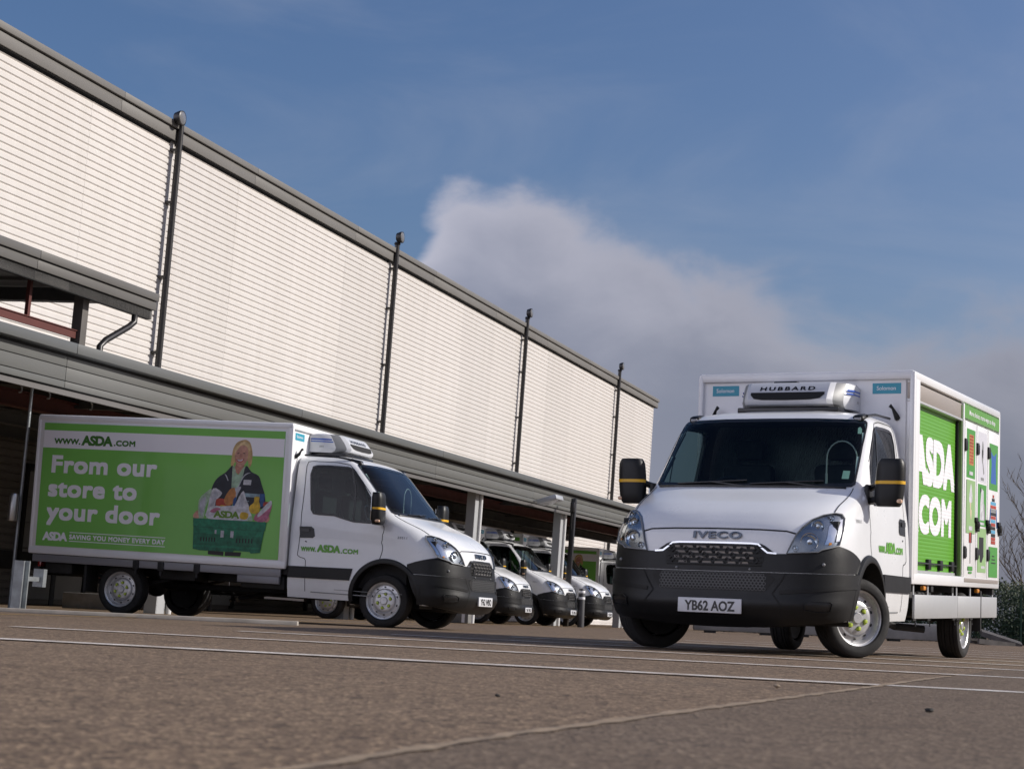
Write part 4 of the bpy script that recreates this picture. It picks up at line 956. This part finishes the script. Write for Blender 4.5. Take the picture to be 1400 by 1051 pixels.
for x0, x1, y0, k in ((-14, 9, 7.46, .235), (-3.0, 12, 10.26, .25), (-1.95, 12, 12.82, .25), (-.93, 14, 15.12, .25), (.1, 16, 17.55, .26), (1.2, 20, 20.1, .26), (2.3, 24, 22.9, .27), (3.4, 26, 25.9, .27), (4.5, 28, 29.2, .27)):
    strip([(x0, y0 - k * x0), (x1, y0 - k * x1)], .16, .006, 'painted_line', PAINT, ground, .012, 3)
for t in (14.5, 18.1, 21.7, 25.3, 28.9, 33.3, 38.6, 41.9, 45.4, 49.0, 52.6, 56.4):
    a, b = BP((t, -12.2, 0)), BP((t, -19.0, 0)); strip([(a.x, a.y), (b.x, b.y)], .10, .005, 'bay_line', PAINTY, ground, .01, 1)
for q_ in (-11.8, -9.6):
    a, b = BP((10, q_, 0)), BP((27 if q_ > -10 else 62, q_, 0)); strip([(a.x, a.y), (b.x, b.y)], .10, .0065, 'bay_line', PAINTY, ground, .01, 1)
# low pale kerb in front of the bays
bm = bmesh.new(); bx(bm, -30, -2.2, 19.30, 19.44, -.02, .045, 0, .008); k_ = fin(bm, 'kerb', pm('kerb_concrete', (.38, .35, .31), .85, noise=(3, .3)), None, 30); k_['kind'] = 'structure'
for i, (x, y, r, lb) in enumerate(((.97, 6.24, .012, 'tan pebble lying on the asphalt beside the pale joint line'), (1.16, 4.82, .012, 'small black stone lying on the smooth dark asphalt patch'), (0.0, 4.57, .007, 'small dark stone on coarse brown asphalt left of the joint'))):
    bm = bmesh.new(); bmesh.ops.create_icosphere(bm, subdivisions=2, radius=r, matrix=Matrix.Translation((x, y, r * .45)))
    for v in bm.verts:
        v.co.z = r * .45 + .004 + (v.co.z - r * .45) * .6; v.co += Vector((random.uniform(-1, 1), random.uniform(-1, 1), random.uniform(-.5, .5))) * r * .16
    o = fin(bm, 'pebble', pm('pebble_tan', (.26, .2, .14), .8) if i == 0 else pm('pebble_dark', (.02, .018, .016), .8), None, 30); tag(o, lb, 'pebble')

# ---------------------------------------------------------------- warehouse
QW = -19.5; TE = 84.45
def clad_mat(name, c0, c1):
    m_ = bpy.data.materials.new(name); m_.use_nodes = True; t = m_.node_tree; p = t.nodes['Principled BSDF']; p.inputs['Roughness'].default_value = .42
    co = N(t, 'ShaderNodeTexCoord'); mp_ = N(t, 'ShaderNodeMapping'); mp_.inputs['Scale'].default_value = (1.6, 1.6, .10); L(t, co.outputs['Object'], mp_.inputs[0])
    n1 = N(t, 'ShaderNodeTexNoise'); n1.inputs['Scale'].default_value = 2.2; n1.inputs['Detail'].default_value = 6; L(t, mp_.outputs[0], n1.inputs['Vector'])
    n2 = N(t, 'ShaderNodeTexNoise'); n2.inputs['Scale'].default_value = .22; n2.inputs['Detail'].default_value = 4; L(t, co.outputs['Object'], n2.inputs['Vector'])
    r = N(t, 'ShaderNodeMapRange'); L(t, mth(t, 'ADD', mth(t, 'MULTIPLY', n1.outputs[0], .6), mth(t, 'MULTIPLY', n2.outputs[0], .4)), r.inputs[0]); r.inputs[1].default_value = .38; r.inputs[2].default_value = .66
    L(t, mixc(t, r.outputs[0], c0, c1), p.inputs['Base Color'])
    return m_
CLADS = [clad_mat('cladding_white_%s' % k, tuple(x * f for x in (.672, .642, .612)), tuple(x * f for x in (.632, .600, .566))) for k, f in (('a', 1.0), ('b', .965), ('c', 1.02))]
CLAD = CLADS[0]
COPE = pm('coping_grey', (.17, .162, .15), .5, noise=(.5, .12))
wh = empty('warehouse', BP((45, QW, -.7))); tag(wh, 'long cream warehouse with horizontal ribbed cladding and grey roof edge', 'warehouse')
PITCH = .15
def clad_panel(t0, t1, z0, z1, q0=QW, axis='t'):
    bm = bmesh.new(); prof = []; z = math.floor(z0 / PITCH) * PITCH
    while z < z1:
        for dz, dq in ((0, -.028), (.012, -.028), (.034, 0), (.128, 0)):
            if z0 - .01 <= z + dz <= z1 + .02: prof.append((z + dz, dq))
        z += PITCH
    a = [bm.verts.new((t0, q0 + d, z)) for z, d in prof]; b = [bm.verts.new((t1, q0 + d, z)) for z, d in prof]
    for i in range(len(prof) - 1): bm.faces.new((a[i], b[i], b[i + 1], a[i + 1]))
    return bm
poles = [34.80, 48.50, 62.10, 76.6]; ends = [6.0, 20.9] + poles + [TE]
for a, b in zip(ends, ends[1:]):
    n = max(2, round((b - a) / 3.6))
    for k in range(n):          # sheets lap by a few millimetres
        t0, t1 = a + (b - a) * k / n, a + (b - a) * (k + 1) / n + .05
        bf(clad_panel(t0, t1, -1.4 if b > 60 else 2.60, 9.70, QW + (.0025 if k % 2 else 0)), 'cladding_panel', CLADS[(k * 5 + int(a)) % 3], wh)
        if b < 60: bf(clad_panel(t0, t1, -1.4, 2.60, QW + (.0025 if k % 2 else 0)), 'shaded_cladding_panel', pm('shaded_cladding', (.17, .155, .14), .5, noise=(.5, .15)), wh)  # same wall under the canopy; its shade is put into this darker colour
for a in ends[1:-1]:
    bm = bmesh.new(); bx(bm, a - .06, a + .06, QW - .03, QW + .003, 2.7, 9.7); bf(bm, 'joint_cover', CLAD, wh)
bm = bmesh.new(); bx(bm, TE - .05, TE + .01, QW - .5, QW + .005, -1.4, 9.7); bf(bm, 'corner_trim', CLAD, wh)
bm = bmesh.new(); bx(bm, 6, TE, QW - 45, QW - .04, -1.4, 9.6); bf(bm, 'building_mass', CLAD, wh)
for i in range(12):
    a, b = 6 + i * 6.575, 6 + (i + 1) * 6.575
    if i == 11: b = TE + .55
    bm = bmesh.new(); bx(bm, a + .004, b - .004, QW - .3, QW + .10, 9.715, 9.965, 0, .008); bx(bm, a + .004, b - .004, QW - .5, QW + .16, 9.985, 10.13, 0, .01); bx(bm, a, b, QW - .4, QW + .07, 9.70, 10.10, 1)
    bf(bm, 'coping_panel', [COPE, SEAM], wh, 30)
bm = bmesh.new(); bx(bm, 8, 66, QW + .01, QW + .07, -.05, .30, 0, .01); bf(bm, 'crash_rail', pm('rail_black', (.02, .02, .022), .6), wh)
for t in (24.2, 31.5, 38.5, 45.5, 52.5):
    bm = bmesh.new()
    for k in range(5): bx(bm, t - 1.2, t + 1.2, QW - .02, QW + .05, -.62 + k * .5, -.13 + k * .5, 0, .01)
    bx(bm, t - 1.3, t - 1.2, QW - .02, QW + .09, -.7, 2.0, 1); bx(bm, t + 1.2, t + 1.3, QW - .02, QW + .09, -.7, 2.0, 1); bx(bm, t - 1.3, t + 1.3, QW - .02, QW + .09, 1.9, 2.02, 1)
    bf(bm, 'dock_door', [pm('dock_door_grey', (.30, .30, .29), .5, noise=(1, .1)), DARK], wh)
POLE = pm('pole_black', (.02, .018, .018), .35, noise=(4, .3))
for i, t in enumerate(poles):
    zt = (10.14, 10.26, 10.32, 10.40)[i]
    bm = bmesh.new(); tube(bm, [(t, QW + .16, 1.5), (t, QW + .16, zt)], .075, 12)
    for z in (3.2, 4.9, 6.6, 8.3, 9.5): bx(bm, t - .10, t + .10, QW - .02, QW + .17, z - .03, z + .03)
    po = bf(bm, 'wall_pole', POLE, wh, 40)
    bm = bmesh.new(); c = (t, QW + .16, zt)
    lathe(bm, [(.001, zt + .06), (.08, zt + .05), (.10, zt), (.08, zt - .04), (.02, zt - .05)], (t, QW + .16, 0), 'Z', 14, 0)
    dx = -.22 if i == 0 else 0; dz = .05 if i == 0 else .20
    tube(bm, [(t, QW + .16, zt), (t + dx, QW + .2, zt + dz)], .03, 8, 0)
    lathe(bm, [(.001, -.14), (.13, -.11), (.17, 0), (.17, .06), (.145, .07)], (t + dx, QW + .25, zt + dz), 'Y', 18, 0); lathe(bm, [(.145, .065), (.09, .085), (.001, .09)], (t + dx, QW + .25, zt + dz), 'Y', 18, 1)
    o = fin(bm, 'lamp_head', [POLE, LAMPG], None, 40, BP); o.parent = po

# ---------------------------------------------------------------- parking canopy
QE = -12.5; T0, T1 = 8.0, 67.0
FASC = pm('fascia_grey', (.125, .127, .12), .5, noise=(.6, .10)); LIP = pm('fascia_lip_grey', (.115, .12, .118), .45, noise=(.5, .1))
COLG = pm('column_grey', (.40, .41, .42), .5, noise=(1, .12)); OX = pm('red_oxide_steel', (.10, .022, .016), .6, noise=(2, .2))
DECK = pm('deck_dark', (.07, .07, .07), .7, noise=(2, .2))
ca = empty('parking_canopy', BP((38, QE, -.6))); tag(ca, 'long grey flat canopy on columns covering the parked vans along the warehouse', 'canopy')
cols_t = [16.5, 23.7, 30.9, 38.1, 45.3, 52.5, 59.7, 66.6]
joints = [T0, 12.9] + [c + 3.6 for c in cols_t[:-1]] + [T1]
for a, b in zip(joints, joints[1:]):
    for z0, z1 in ((2.42, 2.505), (2.515, 2.688), (2.698, 2.83)):
        bm = bmesh.new(); bx(bm, a + .004, b - .004, QE - .12, QE, z0, z1, 0, .006); bf(bm, 'fascia_board', FASC, ca, 30)
    bm = bmesh.new(); bx(bm, a + .004, b - .004, QE - .3, QE + .14, 2.87, 3.005, 0, .012); bf(bm, 'roof_lip', LIP, ca, 30)
bm = bmesh.new(); bx(bm, T0, T1, QE - .10, QE - .02, 2.41, 2.88); bf(bm, 'fascia_backing', SEAM, ca)
bm = bmesh.new(); bx(bm, T0, T1, QW + .02, QE - .25, 2.80, 2.92)
for k in range(60): bx(bm, T0 + k * 1.0, T0 + k * 1.0 + .5, QW + .02, QE - .2, 2.76, 2.80)
bf(bm, 'roof_deck', DECK, ca)
bm = bmesh.new(); bx(bm, T0, T1, QE - .09, QE - .04, 2.33, 2.40); bf(bm, 'edge_angle', pm('edge_metal', (.22, .21, .2), .4, .5), ca)
for c in cols_t:
    bm = bmesh.new(); q0 = QE - .35
    bx(bm, c - .12, c + .12, q0 - .012, q0 + .012, -1.2, 2.45); 
    for s in (-1, 1): bx(bm, c + s * .12 - .012, c + s * .12 + .012, q0 - .10, q0 + .10, -1.2, 2.45)
    bx(bm, c - .12, c + .12, q0 + .085, q0 + .10, -1.2, 2.45)
    bf(bm, 'column', COLG, ca)
    bm = bmesh.new(); tube(bm, [(c + .22, q0 + .12, -1.0), (c + .22, q0 + .12, 2.45)], .045, 10); bf(bm, 'rainwater_pipe', pm('pipe_white', (.68, .68, .68), .4), ca, 40)
    bm = bmesh.new(); bx(bm, c - .07, c + .07, QW + .05, QE - .15, 2.50, 2.76); bf(bm, 'rafter', DECK, ca)
for q_ in (-14.5, -16.6, -18.4):
    bm = bmesh.new(); bx(bm, T0, T1, q_ - .01, q_ + .01, 2.34, 2.56); bx(bm, T0, T1, q_ - .09, q_ + .09, 2.55, 2.57); bx(bm, T0, T1, q_ - .09, q_ + .09, 2.33, 2.35); bf(bm, 'red_beam' if q_ > -15 else 'dark_beam', OX if q_ > -15 else DECK, ca)
for t, q_ in ((20.6, -13.5), (21.3, -13.5), (22.6, -13.6), (35.2, -13.6)):
    bm = bmesh.new(); tube(bm, [(t, q_, 2.78), (t, q_, 2.55), (t + .02, q_, 2.50), (t + .06, q_, 2.46), (t + .05, q_, 2.40), (t + .0, q_, 2.39)], .012, 6); bf(bm, 'hanging_hook', ALU, ca, 40)
for t in (30.2, 36.9, 43.6, 50.4, 55.8): 
    bm = bmesh.new(); tube(bm, [(t, -18.6, -1.0), (t, -18.6, 2.78)], .05, 8); bf(bm, 'rear_post', DECK, ca, 40)
# canopy light, black post, bollard
fl = empty('canopy_floodlight', BP((41.7, QE + .1, 2.5)))
tag(fl, 'flat grey floodlight bracketed out from the canopy fascia', 'floodlight')
Mf = Matrix.Translation((41.7, QE + .42, 2.50)) @ Matrix.Rotation(R(18), 4, 'X')
bm = bmesh.new(); bx(bm, -.32, .32, -.26, .26, -.06, .06, 0, .025, Mf); h = bf(bm, 'lamp_housing', pm('lamp_grey', (.42, .44, .47), .4, .2), fl, 40)
bm = bmesh.new(); bx(bm, -.26, .26, -.18, .2, -.068, -.055, 0, 0, Mf); bf(bm, 'lamp_glass', pm('frosted', (.6, .62, .65), .2), fl)
bm = bmesh.new(); tube(bm, [(41.7, QE - .05, 2.45), (41.7, QE + .25, 2.48)], .03, 8); bf(bm, 'bracket', COLG, fl)
bp = empty('black_post', BP((44.0, -12.1, -.6))); tag(bp, 'slim black square post rising in front of the canopy fascia', 'post')
bm = bmesh.new(); bx(bm, 43.94, 44.06, -12.16, -12.04, -1.2, 2.70, 0, .008); bf(bm, 'post_shaft', POLE, bp, 30)
bm = bmesh.new(); bx(bm, 43.85, 43.94, -12.15, -12.05, 2.35, 2.6, 0, .01); tube(bm, [(43.9, -12.1, 2.3), (43.9, -12.1, 1.9)], .02, 6); bf(bm, 'post_bracket', POLE, bp, 30)
bo = empty('bollard', (2.02, 45.3, 0)); tag(bo, 'dark bollard with white bands in front of the parked vans', 'bollard')
bm = bmesh.new(); lathe(bm, [(.085, 0), (.085, .93), (.075, .97), (.001, .98)], (2.02, 45.3, 0), 'Z', 16); wf(bm, 'bollard_body', pm('bollard_grey', (.06, .06, .065), .5), bo, 40)
for z in (.70, .86):
    bm = bmesh.new(); lathe(bm, [(.0855, z), (.088, z + .005), (.088, z + .055), (.0855, z + .06)], (2.02, 45.3, 0), 'Z', 16); wf(bm, 'white_band', PW, bo, 40)

# ---------------------------------------------------------------- upper canopy at the near end
QU = -15.0
uc = empty('upper_canopy', BP((20, QU, 3))); tag(uc, 'higher grey canopy with layered fascia standing above the lower roof', 'canopy')
for z0, z1, dq in ((4.69, 4.82, .06), (4.53, 4.68, .02), (4.37, 4.52, -.02)):
    for a, b in ((8, 15.5), (15.5, 23.0), (23.0, 26.72 - .06 * (z1 < 4.6))):
        bm = bmesh.new(); bx(bm, a + .004, b - .004, QU - .12, QU + dq, z0, z1, 0, .008); bf(bm, 'fascia_board', pm('upper_fascia', (.125, .12, .112), .5, noise=(.5, .12)), uc, 30)
bm = bmesh.new(); bx(bm, 8, 26.6, QU - .10, QU - .02, 4.36, 4.80); bf(bm, 'fascia_backing', SEAM, uc)
bm = bmesh.new(); bx(bm, 8, 26.62, QW + .05, QU - .1, 4.62, 4.76)
for k in range(18): bx(bm, 8.2 + k, 8.7 + k, QW + .05, QU - .1, 4.57, 4.62)
bf(bm, 'roof_deck', pm('soffit_brown', (.12, .105, .095), .7), uc)
for t in (10.5, 17.7, 24.9):
    bm = bmesh.new(); bx(bm, t - .09, t + .09, QU - .42, QU - .24, 2.85, 4.6, 0, .006); bf(bm, 'column', pm('column_brown', (.13, .12, .11), .5, noise=(2, .3)), uc)
    bm = bmesh.new(); bx(bm, t - .06, t + .06, QW + .05, QU - .3, 4.36, 4.57); bf(bm, 'rafter', DECK, uc)
bm = bmesh.new(); bx(bm, 8, 24.8, QU - .35, QU - .31, 3.74, 3.86); bx(bm, 8, 24.8, QU - .37, QU - .29, 3.86, 3.875); bf(bm, 'red_beam', OX, uc)
bm = bmesh.new(); bx(bm, 23.35, 23.42, QU - .36, QU - .30, 3.86, 4.6); bf(bm, 'beam_hanger', OX, uc)
bm = bmesh.new(); tube(bm, [(26.15, QU - .06, 4.40), (26.15, QU - .06, 4.24), (25.98, QU - .06, 4.13), (25.30, QU - .06, 3.80), (25.14, QU - .06, 3.68), (25.12, QU - .06, 2.9)], .055, 10); bf(bm, 'downpipe', POLE, uc, 40)

# ---------------------------------------------------------------- things beside the bays on the left
gp_ = empty('galvanised_post', BP((17.2, -11.0, -.33))); tag(gp_, 'galvanised steel post with cross arm left of the slogan van', 'post')
GALV = pm('galvanised', (.36, .39, .41), .4, .6, noise=(6, .3))
bm = bmesh.new()
for s in (-1, 1): bx(bm, 17.2 + s * .055 - .01, 17.2 + s * .055 + .01, -11.06, -10.94, -.9, .16)
bx(bm, 17.15, 17.25, -11.01, -10.99, -.9, .16); bf(bm, 'post_shaft', GALV, gp_)
bm = bmesh.new(); bx(bm, 17.25, 17.62, -11.03, -10.98, -.06, -.01); bx(bm, 17.55, 17.62, -11.07, -10.94, -.12, .08); bf(bm, 'cross_arm', GALV, gp_)
tp = empty('slim_pole', BP((20.0, -12.95, -.6))); tag(tp, 'thin tall grey pole with a steel canister, left of the slogan van', 'pole')
bm = bmesh.new(); tube(bm, [(20.05, -12.95, -1.2), (20.05, -12.95, 2.40)], .022, 8); bf(bm, 'pole_tube', GALV, tp, 40)
bm = bmesh.new(); lathe(bm, [(.001, .48), (.055, .48), (.06, .50), (.06, .80), (.05, .83), (.001, .83)], (19.90, -12.95, .17), 'Z', 16); bf(bm, 'canister', pm('brushed_steel', (.5, .5, .5), .3, .9), tp, 40)
for i, (x, y, rz, lb) in enumerate(((-6.6, 29.0, -.3, 'low concrete block lying behind the rear wheel of the slogan van'), (-1.2, 38.6, -.3, 'low concrete block with a white end patch between the parked vans'))):
    b_ = empty('concrete_block', (x, y, 0), rz); tag(b_, lb, 'block')
    bm = bmesh.new(); bx(bm, -.55, .55, -.12, .12, 0, .26, 0, .02); fin(bm, 'block_body', pm('block_concrete', (.2, .195, .185), .85, noise=(4, .3)), b_, 30)
    if i:
        bm = bmesh.new(); bx(bm, .40, .47, -.123, -.1205, .02, .25); fin(bm, 'reflective_patch', PW, b_, 0)

# ---------------------------------------------------------------- vans
van0, boxparts = make_van('YF62 WBO')
van0.location = (-1.1361, 22.254, 0); van0.rotation_euler = (0, 0, -.3126)
tag(van0, 'white box van with big green slogan panel and picture of a worker', 'van', 'white refrigerated delivery vans')
mp = {}
vanR = copy_tree(van0, None, mp); vanR.location = (2.0504, 14.642, 0); vanR.rotation_euler = (0, 0, -2.0448)
vanR['label'] = 'white box van with number plate YB62 AOZ and green roller shutter side'
for o in boxparts:
    c = mp[o]
    if c.parent is vanR: c.scale = (1, RSY, RSZ); c.location = (0, 0, .608 - BZ0 * RSZ)
plate_old = [c for o, c in mp.items() if o.name.startswith('plate_characters')][0]
bm = bmesh.new(); lettering(bm, 'YB62 AOZ', -.205, .21, .343, .074, lambda a, b: (.9865, a, b), .034, 1.0)
tmp = fin(bm, 'plate_characters', BLACKG, None, 0, rake); plate_old.data = tmp.data; bpy.data.objects.remove(tmp)
for c in vanR.children:
    if c.name.startswith('wheel') and 'well' not in c.name and abs(c.location.x) < .1: c.rotation_euler = (0, 0, R(-37))
for i, (x, y, lb) in enumerate(((-2.97, 33.85, 'white box van mostly hidden behind the slogan van, wheels showing below it'), (-.3026, 42.5237, 'parked white box van just beyond the bonnet of the slogan van'), (.8786, 45.2608, 'parked white box van beside the banded bollard'), (2.0092, 48.7677, 'parked white box van next to an empty bay under the canopy'), (4.4955, 56.2024, 'farthest parked white box van, alone past the empty bay'))):
    v = copy_tree(van0); v.location = (x, y, 0); v.rotation_euler = (0, 0, -.2979 + (.0, .004, -.006, .003, .0)[i]); v['label'] = lb
    for c in v.children:
        if c.name.startswith('wheel') and 'well' not in c.name: c.children[0].rotation_euler = (0, 0, 0); c.rotation_euler = (0, random.uniform(0, 6), 0)

# ---------------------------------------------------------------- far side: barriers, pallets, fence, hedge, trees
for i, x in enumerate((6.4, 8.9, 11.35)):
    b_ = empty('concrete_barrier', (x, 48.2 - .05 * i, 0), -.05); tag(b_, ('low concrete barrier seen between the front wheels of the roller shutter van', 'low concrete barrier seen behind the cab step of the roller shutter van', 'low concrete barrier ending just before the rear wheel of the roller shutter van')[i], 'barrier', 'barriers across the far yard')
    bm = bmesh.new(); bx(bm, -1.2, 1.2, -.22, .22, .06, .50, 0, .03); fin(bm, 'barrier_body', pm('barrier_concrete', (.27, .27, .27), .8, noise=(2, .25)), b_, 30)
    for dx in (-.75, .75):
        bm = bmesh.new(); bx(bm, dx - .15, dx + .15, -.2, .2, 0, .08); fin(bm, 'foot', DARK, b_, 0)
PAL = pm('pallet_wood_grey', (.13, .12, .115), .8, noise=(3, .4))
for i, (x, y, rz, tilt, lb) in enumerate(((14.2, 52.0, .3, 4, 'grey wooden pallet lying flat near the green fence'), (14.9, 53.2, -.2, 16, 'tilted grey wooden pallet resting on rubble by the fence'))):
    p_ = empty('pallet', (x, y, .0 + .12 * i), rz); p_.rotation_euler = (R(tilt * .3), R(tilt), rz); tag(p_, lb, 'pallet')
    for k in range(7):
        bm = bmesh.new(); bx(bm, -.6, .6, -.5 + k * .155, -.39 + k * .155, .12, .145); fin(bm, 'deck_board', PAL, p_, 0)
    for yy in (-.45, 0, .45):
        bm = bmesh.new(); bx(bm, -.6, .6, yy - .05, yy + .05, 0, .12); fin(bm, 'bearer', PAL, p_, 0)
FG = pm('fence_green', (.012, .05, .028), .5)
fe = empty('mesh_fence', (16, 60, 0)); tag(fe, 'dark green welded mesh fence closing the far side of the yard', 'fence')
FX0, NP = 7.5, 13
mesh_cache = None
for k in range(NP + 1):
    x = FX0 + k * 2.5
    bm = bmesh.new(); bx(bm, x - .03, x + .03, 59.97, 60.03, 0, 1.95); wf(bm, 'fence_post', FG, fe)
    if k < NP:
        if mesh_cache is None:
            bm = bmesh.new()
            for j in range(49): bx(bm, .03 + j * .05, .037 + j * .05, -.004, .004, .05, 1.85)
            for j in range(10): bx(bm, 0, 2.5, -.009, -.003, .08 + j * .19, .09 + j * .19)
            o = fin(bm, 'mesh_panel', FG, None, 0); mesh_cache = o.data
        else:
            o = bpy.data.objects.new('mesh_panel', mesh_cache); COL.objects.link(o)
        o.location = (x, 60, 0); adopt(o, fe)
LEAFS = [pm('leaf_dark', (.016, .032, .011), .7), pm('leaf_mid', (.030, .050, .015), .7), pm('leaf_olive', (.060, .066, .022), .7)]
BARK = pm('bark', (.15, .115, .075), .9, noise=(6, .4), bump=(20, .5))
def leaf_cloud(bm, c, r, n, size):
    for _ in range(n):
        d = Vector((random.gauss(0, 1), random.gauss(0, 1), random.gauss(0, 1))).normalized() * (random.random() ** .4)
        p = Vector(c) + Vector((d.x * r[0], d.y * r[1], d.z * r[2]))
        if p.z < .02: continue
        a = Vector((random.uniform(-1, 1), random.uniform(-1, 1), random.uniform(-1, 1))).normalized(); b = a.orthogonal().normalized(); s = size * random.uniform(.6, 1.4)
        v = [bm.verts.new(p + a * s * u + b * s * w) for u, w in ((-1, 0), (0, -.55), (1, 0), (0, .55))]
        f = bm.faces.new(v); f.material_index = random.choice((0, 0, 1, 1, 2))
sh_lab = ['ivy covered shrub behind the green fence']
for k in range(12):
    x = 9 + k * 2.5 + random.uniform(-.5, .5); y = 62.0 + random.uniform(-.3, 1.2); hgt = random.uniform(2.3, 3.6)
    s_ = empty('shrub', (x, y, 0)); tag(s_, 'dense dark green shrub growing behind the mesh fence', 'shrub', 'shrubs behind the fence')
    bm = bmesh.new()
    for q in range(3): tube(bm, [(0, 0, 0), (random.uniform(-.4, .4), random.uniform(-.3, .3), hgt * .5), (random.uniform(-.9, .9), random.uniform(-.4, .4), hgt * .9)], [.05, .035, .012], 6)
    fin(bm, 'stems', BARK, s_, 40)
    bm = bmesh.new()
    for q in range(13):
        leaf_cloud(bm, (random.uniform(-1.2, 1.2), random.uniform(-.6, .6), random.uniform(.2, hgt - .3)), (random.uniform(.4, .8), .5, random.uniform(.3, .6)), 260, .06)
    fin(bm, 'foliage', LEAFS, s_, 0)
hg = empty('hedge', (18, 61.6, 0)); tag(hg, 'continuous dark ivy hedge pressed against the back of the mesh fence', 'hedge')
bm = bmesh.new()
for _ in range(52000):
    x = random.uniform(7.6, 40); h_ = 1.9 + .45 * math.sin(x * .9) + .3 * math.sin(x * 2.3 + 1); p = Vector((x, 61.2 + random.gauss(0, .35), random.uniform(0, 1) ** .8 * h_))
    a = Vector((random.uniform(-1, 1), random.uniform(-1, 1), random.uniform(-1, 1))).normalized(); b = a.orthogonal().normalized(); s = .06 * random.uniform(.6, 1.4)
    f = bm.faces.new([bm.verts.new(p + a * s * u + b * s * w) for u, w in ((-1, 0), (0, -.6), (1, 0), (0, .6))]); f.material_index = random.choice((0, 0, 0, 1))
wf(bm, 'foliage', LEAFS, hg)
def bare_tree(x, y, h, seed, lb):
    rnd = random.Random(seed); t_ = empty('bare_tree', (x, y, 0)); tag(t_, lb, 'tree')
    bt, bc = bmesh.new(), bmesh.new()
    def branch(bm, p, d, ln, r, depth):
        pts = [p]; rs = [r]; q = p.copy(); dd = d.copy(); n = 5
        for i in range(n):
            dd = (dd + Vector((rnd.uniform(-1, 1), rnd.uniform(-1, 1), rnd.uniform(-.3, .6))) * .14).normalized(); q = q + dd * ln / n; pts.append(q.copy()); rs.append(r * (1 - .8 * (i + 1) / n))
        tube(bm, pts, rs, 6 if depth < 2 else 4, 0, False)
        if depth < 3:
            for i in range(1, n + 1):
                for _ in range(2 if depth < 3 else 1):
                    if rnd.random() < (.9 if depth < 2 else .7):
                        ax = Vector((rnd.uniform(-1, 1), rnd.uniform(-1, 1), rnd.uniform(-.1, .5))).normalized(); nd = (dd * .75 + ax * .75 + Vector((0, 0, .25))).normalized()
                        branch(bc, pts[i], nd, ln * rnd.uniform(.32, .55), max(.011, rs[i] * .55), depth + 1)
    branch(bt, Vector((0, 0, -.05)), Vector((rnd.uniform(-.06, .06), 0, 1)).normalized(), h, .10, 0)
    fin(bt, 'trunk', BARK, t_, 40); fin(bc, 'crown', BARK, t_, 40)
for a in ((18.9, 64.5, 4.3, 3, 'slender bare tree rising past the rear edge of the roller shutter van'), (17.6, 66.0, 3.4, 11, 'small bare twiggy tree close behind the roller shutter van'), (22.4, 65.2, 4.9, 5, 'taller bare tree among shrubs far along the mesh fence'), (26.5, 66.4, 5.4, 8, 'bare tree beyond the far end of the mesh fence'), (12.2, 66.4, 4.4, 21, 'short bare tree hidden behind the roller shutter van')):
    bare_tree(*a)
